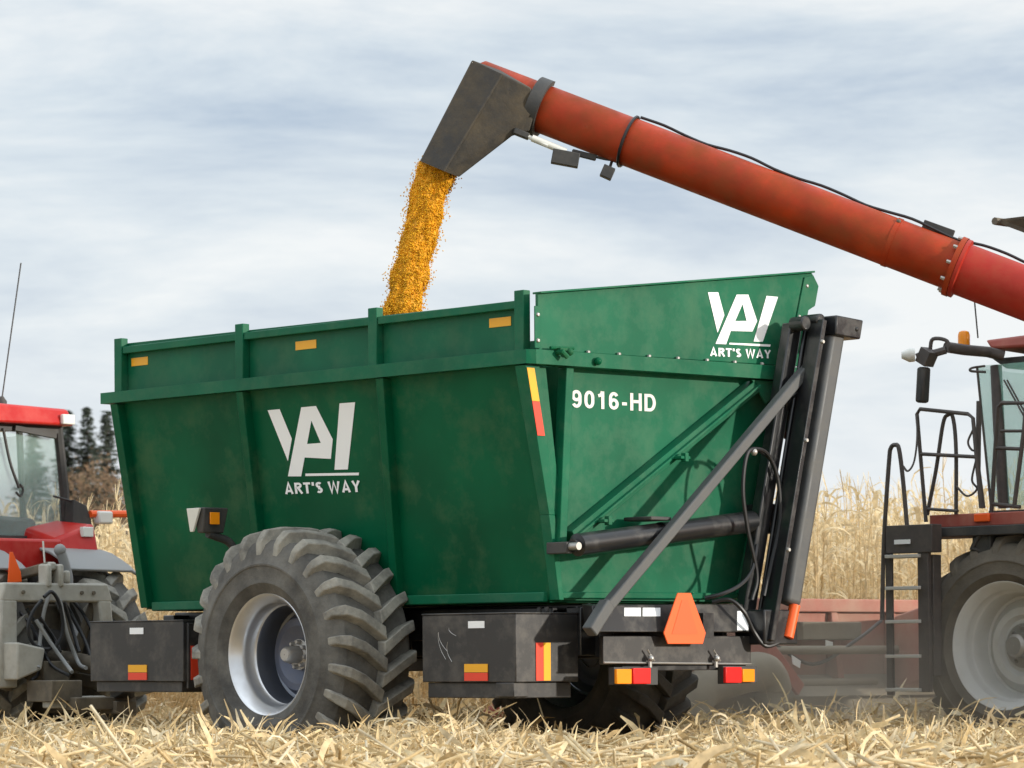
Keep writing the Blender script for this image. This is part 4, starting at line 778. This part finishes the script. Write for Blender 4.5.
for k in range(160):
    x, y = r_.uniform(-5,5.5), r_.uniform(19,25.5); a = r_.uniform(0,6.28); d = Vector((math.cos(a), math.sin(a), r_.uniform(-.2,.3))); p = Vector((x,y,GZ+r_.uniform(.12,.30)))
    t_ = MB().tube([p, p+d*.03, p+d*.12, p+d*.17], [.010,.019,.017,.006], 6); q4 = [f for f in t_.f if len(f) == 4]
    vv.append(np.array(t_.v)); ff.append(np.array(q4)+k0); k0 += len(t_.v)
st = npmesh('corn_residue', np.concatenate(vv), np.concatenate(ff), STRAW)
st['kind'] = 'stuff'; st['label'] = 'pale dry corn husks and cut stalks strewn over the field'; st['category'] = 'corn stubble'

# standing corn: a few plant shapes, copied
def corn_plant(seed):
    r = random.Random(seed); mb = MB(); H = r.uniform(2.8,3.08); lean = Vector((r.uniform(-.12,.12), r.uniform(-.12,.12), 0))
    def ax(t): return Vector((0,0,H*t)) + lean*(t*t)*1.2
    mb.tube([ax(t) for t in (0,.25,.5,.75,.92)], [.014,.013,.011,.008,.004], 5)
    for k in range(12):
        t = .10+.072*k+r.uniform(-.02,.02); a = (k % 2)*math.pi+r.uniform(-.6,.6)+seed; b = ax(t)
        ln = r.uniform(.5,.9)*(1.1-.45*t); up0 = r.uniform(.3,1.25); droop = r.uniform(1.7,3.4); w = r.uniform(.032,.06); tw = r.uniform(-1.4,1.4)
        pts = []; cur = b.copy(); sg = 6
        for i in range(sg+1):
            q_ = i/sg; e = up0-droop*q_; aa = a+tw*.25*q_; d = Vector((math.cos(e)*math.cos(aa), math.cos(e)*math.sin(aa), math.sin(e)))
            sd = Vector((-math.sin(aa), math.cos(aa), 0)); up = d.cross(sd); ro = tw*q_; wv = (sd*math.cos(ro)+up*math.sin(ro))*w*.5*(1.0,1.05,1,.9,.7,.45,.1)[i]
            pts += [cur-wv, cur+wv]; cur = cur+d*(ln/sg)
        mb.add(pts, [(2*i,2*i+1,2*i+3,2*i+2) for i in range(sg)])
    tp = ax(.92)
    for k in range(6):
        a = r.uniform(0,6.28); e = r.uniform(.7,1.5); l = r.uniform(.18,.34); d = Vector((math.cos(e)*math.cos(a), math.cos(e)*math.sin(a), math.sin(e))); sd = Vector((-math.sin(a),math.cos(a),0))*.006
        mb.add([tp-sd, tp+sd, tp+d*l+Vector((0,0,-.03))+sd*.5, tp+d*l+Vector((0,0,-.03))-sd*.5], [(0,1,2,3)])
    b = ax(.40); a = r.uniform(0,6.28); d = Vector((math.cos(a)*.6, math.sin(a)*.6, r.choice((.8,-.6)))).normalized()
    mb.tube([b, b+d*.06, b+d*.16, b+d*.27], [.012,.032,.03,.008], 6)
    return mb
plants = [corn_plant(i) for i in range(9)]
meshes = []
for i, p in enumerate(plants):
    me = bpy.data.meshes.new('corn_plant'); me.from_pydata(p.v, [], p.f); me.materials.append(CORN); me.update(); meshes.append(me)
cand = []
for row in range(34):
    yl = -4.9-.76*row
    xl = 5.6 if yl > -11.0 else 1.0
    while xl < 34:
        xl += .2*random.uniform(.75,1.3); p = W((xl+random.uniform(-.03,.03), yl+random.uniform(-.06,.06), 0))
        if random.random() < .04: continue
        pxx = 512+3300*p.x/p.y
        if pxx < -260 or pxx > 1330: continue
        vis = 60 < pxx < 140 or 770 < pxx < 1024
        cand.append((0 if vis else 1, p.y, p.x))
cand.sort()
sel = cand[:300]; rest = cand[300:]
for i, (_, y, x) in enumerate(sel):
    o = bpy.data.objects.new('corn_plant', meshes[random.randrange(9)]); COL.objects.link(o)
    o.location = (x, y, gz(x,y)-.02); o.rotation_euler = (random.uniform(-.06,.06), random.uniform(-.06,.06), random.uniform(0,6.28)); sc = random.uniform(.88,1.08)*(.92 if x < 0 else 1); o.scale = (sc,sc,sc)
    o['label'] = 'tall dry tan corn plant standing at the uncut edge of the field'; o['category'] = 'corn plant'; o['group'] = 'corn plants still standing behind the machines'
vv = []; ff3 = []; k0 = 0
pv = [np.array(p.v) for p in plants]; pf4 = [np.array([f if len(f) == 4 else (list(f)+[f[-1]])[:4] for f in p.f if len(f) == 4]) for p in plants]
for _, y, x in rest:
    if random.random() < .25 and y > 44: continue
    i = random.randrange(9); a = random.uniform(0,6.28); sc = random.uniform(.88,1.08)*(.92 if x < 0 else 1); c, s_ = math.cos(a)*sc, math.sin(a)*sc
    v = pv[i]; w_ = np.stack([v[:,0]*c-v[:,1]*s_+x, v[:,0]*s_+v[:,1]*c+y, v[:,2]*sc+gz(x,y)-.02], 1)
    vv.append(w_); ff3.append(pf4[i]+k0); k0 += len(v)
cf_ = npmesh('corn_field', np.concatenate(vv), np.concatenate(ff3), CORN); cf_['kind'] = 'stuff'; cf_['label'] = 'mass of dry standing corn filling the field beyond'; cf_['category'] = 'corn field'

# ================================================================== TREES
def conifer(x, y, h, rad, seed, label):
    r = random.Random(seed); t = thing('spruce_tree', label, 'tree', (x, y, gz(x,y)), 'dark spruces beyond the corn', True)
    MB().tube([(0,0,0),(0,0,h*.5),(.05,0,h*.97)], [.28,.16,.02], 8).build('trunk', BARK, t)
    vs = []; fs = []
    z = h*.08
    while z < h*.99:
        f = 1-z/h; L0 = rad*(f**.85)*(1+r.uniform(-.12,.12))+.10; nb = 5+int(6*f)
        for k in range(nb):
            a = r.uniform(0,6.28); L1 = L0*r.uniform(.55,1.15); dr = r.uniform(-.35,.05)
            nsp = max(3, int(L1*7))
            for q_ in range(nsp):
                s_ = (q_+r.random())/nsp; px0 = L1*s_; b = Vector((math.cos(a)*px0, math.sin(a)*px0, z+dr*px0+.10*px0*px0/max(L1,.2)))
                for e in range(3):
                    aa = a+r.uniform(-1.3,1.3); l = r.uniform(.16,.42)*(1.2-.4*s_); d = Vector((math.cos(aa)*l, math.sin(aa)*l, r.uniform(-.22,.06))); sd = Vector((-math.sin(aa), math.cos(aa), r.uniform(-.5,.5)))*r.uniform(.05,.11)
                    n_ = len(vs); vs += [b-sd, b+sd, b+d+sd*.3, b+d-sd*.3]; fs.append((n_,n_+1,n_+2,n_+3))
        z += r.uniform(.12,.26)*(.6+.6*f)
    npmesh2 = MB().add(vs, fs); npmesh2.build('crown', NEEDLE, t, flat=True)
conifer(-32.2, 240, 17.0, 3.6, 1, 'first spruce from the tractor cab, dark pointed')
conifer(-30.8, 240, 17.2, 3.3, 2, 'middle spruce, slim, between its two neighbours')
conifer(-29.1, 238, 16.8, 3.6, 3, 'spruce nearest the cart, half hidden by its rim')
conifer(-35.3, 244, 16.2, 3.6, 4, 'spruce hidden behind the tractor cab, seen through its window')
def roundtree(x, y, h, rad, seed, label):
    r = random.Random(seed); t = thing('bushy_tree', label, 'tree', (x, y, gz(x,y)), None, True); tk_ = MB().tube([(0,0,0),(.1,0,h*.35),(.2,.1,h*.6)], [.3,.2,.08], 8)
    for k in range(7):
        a = k*.9; tk_.tube([(.08,0,h*.3),(math.cos(a)*rad*.4,math.sin(a)*rad*.4,h*.6),(math.cos(a)*rad*.7,math.sin(a)*rad*.7,h*.8)],[.12,.07,.02],6)
    tk_.build('trunk', BARK, t)
    vs = []; fs = []
    for k in range(260):
        a = r.uniform(0,6.28); el = math.asin(r.uniform(-.25,1)); q_ = r.uniform(.55,1.0)
        c = Vector((math.cos(a)*math.cos(el)*rad*q_, math.sin(a)*math.cos(el)*rad*q_, h*.45+math.sin(el)*h*.52*q_))
        for j in range(34):
            p = c+Vector((r.gauss(0,.33),r.gauss(0,.33),r.gauss(0,.3))); u_ = Vector((r.uniform(-1,1),r.uniform(-1,1),r.uniform(-1,1))).normalized(); w_ = u_.orthogonal().normalized(); l = r.uniform(.05,.13)
            n_ = len(vs); vs += [p-u_*l, p+w_*l*.6, p+u_*l, p-w_*l*.6]; fs.append((n_,n_+1,n_+2,n_+3))
    MB().add(vs, fs).build('crown', RUSTLEAF, t, flat=True)
roundtree(-25.2, 205, 11.7, 4.2, 5, 'rounded rusty brown tree in front of the spruces')

# dust stirred up round the header
dm = bpy.data.materials.new('dust_in_air'); dm.use_nodes = True; nt = dm.node_tree; nt.nodes.remove(nt.nodes['Principled BSDF'])
pv_ = nt.nodes.new('ShaderNodeVolumePrincipled'); pv_.inputs['Color'].default_value = (.97,.84,.66,1)
tcd = nt.nodes.new('ShaderNodeTexCoord'); gr = nt.nodes.new('ShaderNodeTexGradient'); gr.gradient_type = 'SPHERICAL'; mpd = nt.nodes.new('ShaderNodeMapping')
nt.links.new(tcd.outputs['Object'], mpd.inputs['Vector']); mpd.inputs['Scale'].default_value = (1/2.9,1/1.5,1/1.15); nt.links.new(mpd.outputs[0], gr.inputs['Vector'])
nd = nt.nodes.new('ShaderNodeTexNoise'); nd.inputs['Scale'].default_value = 1.1; nd.inputs['Detail'].default_value = 3; nt.links.new(tcd.outputs['Object'], nd.inputs['Vector'])
m1 = nt.nodes.new('ShaderNodeMath'); m1.operation = 'MULTIPLY'; nt.links.new(gr.outputs['Fac'], m1.inputs[0]); nt.links.new(nd.outputs['Fac'], m1.inputs[1])
m2 = nt.nodes.new('ShaderNodeMath'); m2.operation = 'MULTIPLY'; m2.inputs[1].default_value = .95; nt.links.new(m1.outputs[0], m2.inputs[0]); nt.links.new(m2.outputs[0], pv_.inputs['Density'])
nt.links.new(pv_.outputs[0], nt.nodes['Material Output'].inputs['Volume'])
dcl = MB().box(-2.9,2.9,-1.5,1.5,-.55,1.2).build('dust_cloud', dm, None, flat=True); dcl.location = (3.5, 29.6, .35)
dcl['kind'] = 'stuff'; dcl['label'] = 'brownish dust hanging low around the combine header'; dcl['category'] = 'dust'
# ================================================================== SKY, SUN, CAMERA
SUN_EL = R(11); trav = Vector((-.93, .37, 0)).normalized()
sd = Vector((-trav.x*math.cos(SUN_EL), -trav.y*math.cos(SUN_EL), math.sin(SUN_EL)))   # towards the sun
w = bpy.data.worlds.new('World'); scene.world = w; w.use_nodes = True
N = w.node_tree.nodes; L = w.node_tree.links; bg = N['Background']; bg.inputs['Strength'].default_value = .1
sky = N.new('ShaderNodeTexSky'); sky.sky_type = 'NISHITA'; sky.sun_disc = False; sky.sun_elevation = SUN_EL
sky.sun_rotation = math.atan2(sd.x, sd.y)
tc = N.new('ShaderNodeTexCoord'); mp = N.new('ShaderNodeMapping'); mp.inputs['Scale'].default_value = (3.2, 3.2, 15); mp.inputs['Rotation'].default_value = (0, R(4), 0); mp.inputs['Location'].default_value = (3.1, .4, .7)
L.new(tc.outputs['Generated'], mp.inputs['Vector'])
n1 = N.new('ShaderNodeTexNoise'); n1.inputs['Scale'].default_value = 1.6; n1.inputs['Detail'].default_value = 7; n1.inputs['Roughness'].default_value = .62; n1.inputs['Distortion'].default_value = .35
L.new(mp.outputs[0], n1.inputs['Vector'])
cr = N.new('ShaderNodeValToRGB'); e = cr.color_ramp.elements; e[0].position = .31; e[0].color = (3.5,4.15,5.1,1); e[1].position = .60; e[1].color = (6.7,6.85,6.95,1)
x_ = e.new(.47); x_.color = (5.2,5.7,6.2,1)
L.new(n1.outputs['Fac'], cr.inputs[0])
sx = N.new('ShaderNodeSeparateXYZ'); L.new(tc.outputs['Generated'], sx.inputs[0])
mr = N.new('ShaderNodeMapRange'); mr.inputs[1].default_value = .0; mr.inputs[2].default_value = .22; mr.inputs[3].default_value = .97; mr.inputs[4].default_value = .80; L.new(sx.outputs['Z'], mr.inputs[0])
mx = N.new('ShaderNodeMix'); mx.data_type = 'RGBA'; L.new(mr.outputs[0], mx.inputs[0]); L.new(sky.outputs[0], mx.inputs[6]); lo = N.new('ShaderNodeMapRange'); lo.inputs[1].default_value = .03; lo.inputs[2].default_value = .16; lo.inputs[3].default_value = .62; lo.inputs[4].default_value = .0; L.new(sx.outputs['Z'], lo.inputs[0])
m_lo = N.new('ShaderNodeMix'); m_lo.data_type = 'RGBA'; L.new(lo.outputs[0], m_lo.inputs[0]); L.new(cr.outputs[0], m_lo.inputs[6]); m_lo.inputs[7].default_value = (6.35,6.5,6.65,1)
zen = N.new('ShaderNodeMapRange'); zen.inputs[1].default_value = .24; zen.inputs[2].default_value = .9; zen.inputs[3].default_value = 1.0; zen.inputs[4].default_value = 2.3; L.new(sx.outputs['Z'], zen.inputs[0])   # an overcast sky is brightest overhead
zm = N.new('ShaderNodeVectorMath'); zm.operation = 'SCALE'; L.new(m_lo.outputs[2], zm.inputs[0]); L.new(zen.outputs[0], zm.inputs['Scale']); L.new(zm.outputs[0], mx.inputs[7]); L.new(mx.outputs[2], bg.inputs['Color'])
sl = bpy.data.lights.new('sun', 'SUN'); sl.energy = 2.4; sl.angle = R(2.2); sl.color = (1,.94,.84)
so = bpy.data.objects.new('sun', sl); COL.objects.link(so); so.rotation_euler = (-sd).to_track_quat('-Z', 'Y').to_euler()
cam = bpy.data.cameras.new('camera'); co = bpy.data.objects.new('camera', cam); COL.objects.link(co); scene.camera = co
cam.sensor_width = 36; cam.lens = 3300/1024*36; cam.shift_y = (655-384)/1024; cam.clip_end = 3000
cam.dof.use_dof = True; cam.dof.focus_distance = 26.0; cam.dof.aperture_fstop = 4.5
co.matrix_world = Matrix.Translation((0,0,.83)) @ Matrix.Rotation(.0062, 4, 'Y') @ Matrix.Rotation(math.pi/2, 4, 'X')
vs_ = scene.view_settings; vs_.view_transform = 'Standard'; vs_.look = 'None'; vs_.exposure = .54; vs_.gamma = 1
for o in list(bpy.data.objects):
    if '_off' in o: del o['_off']
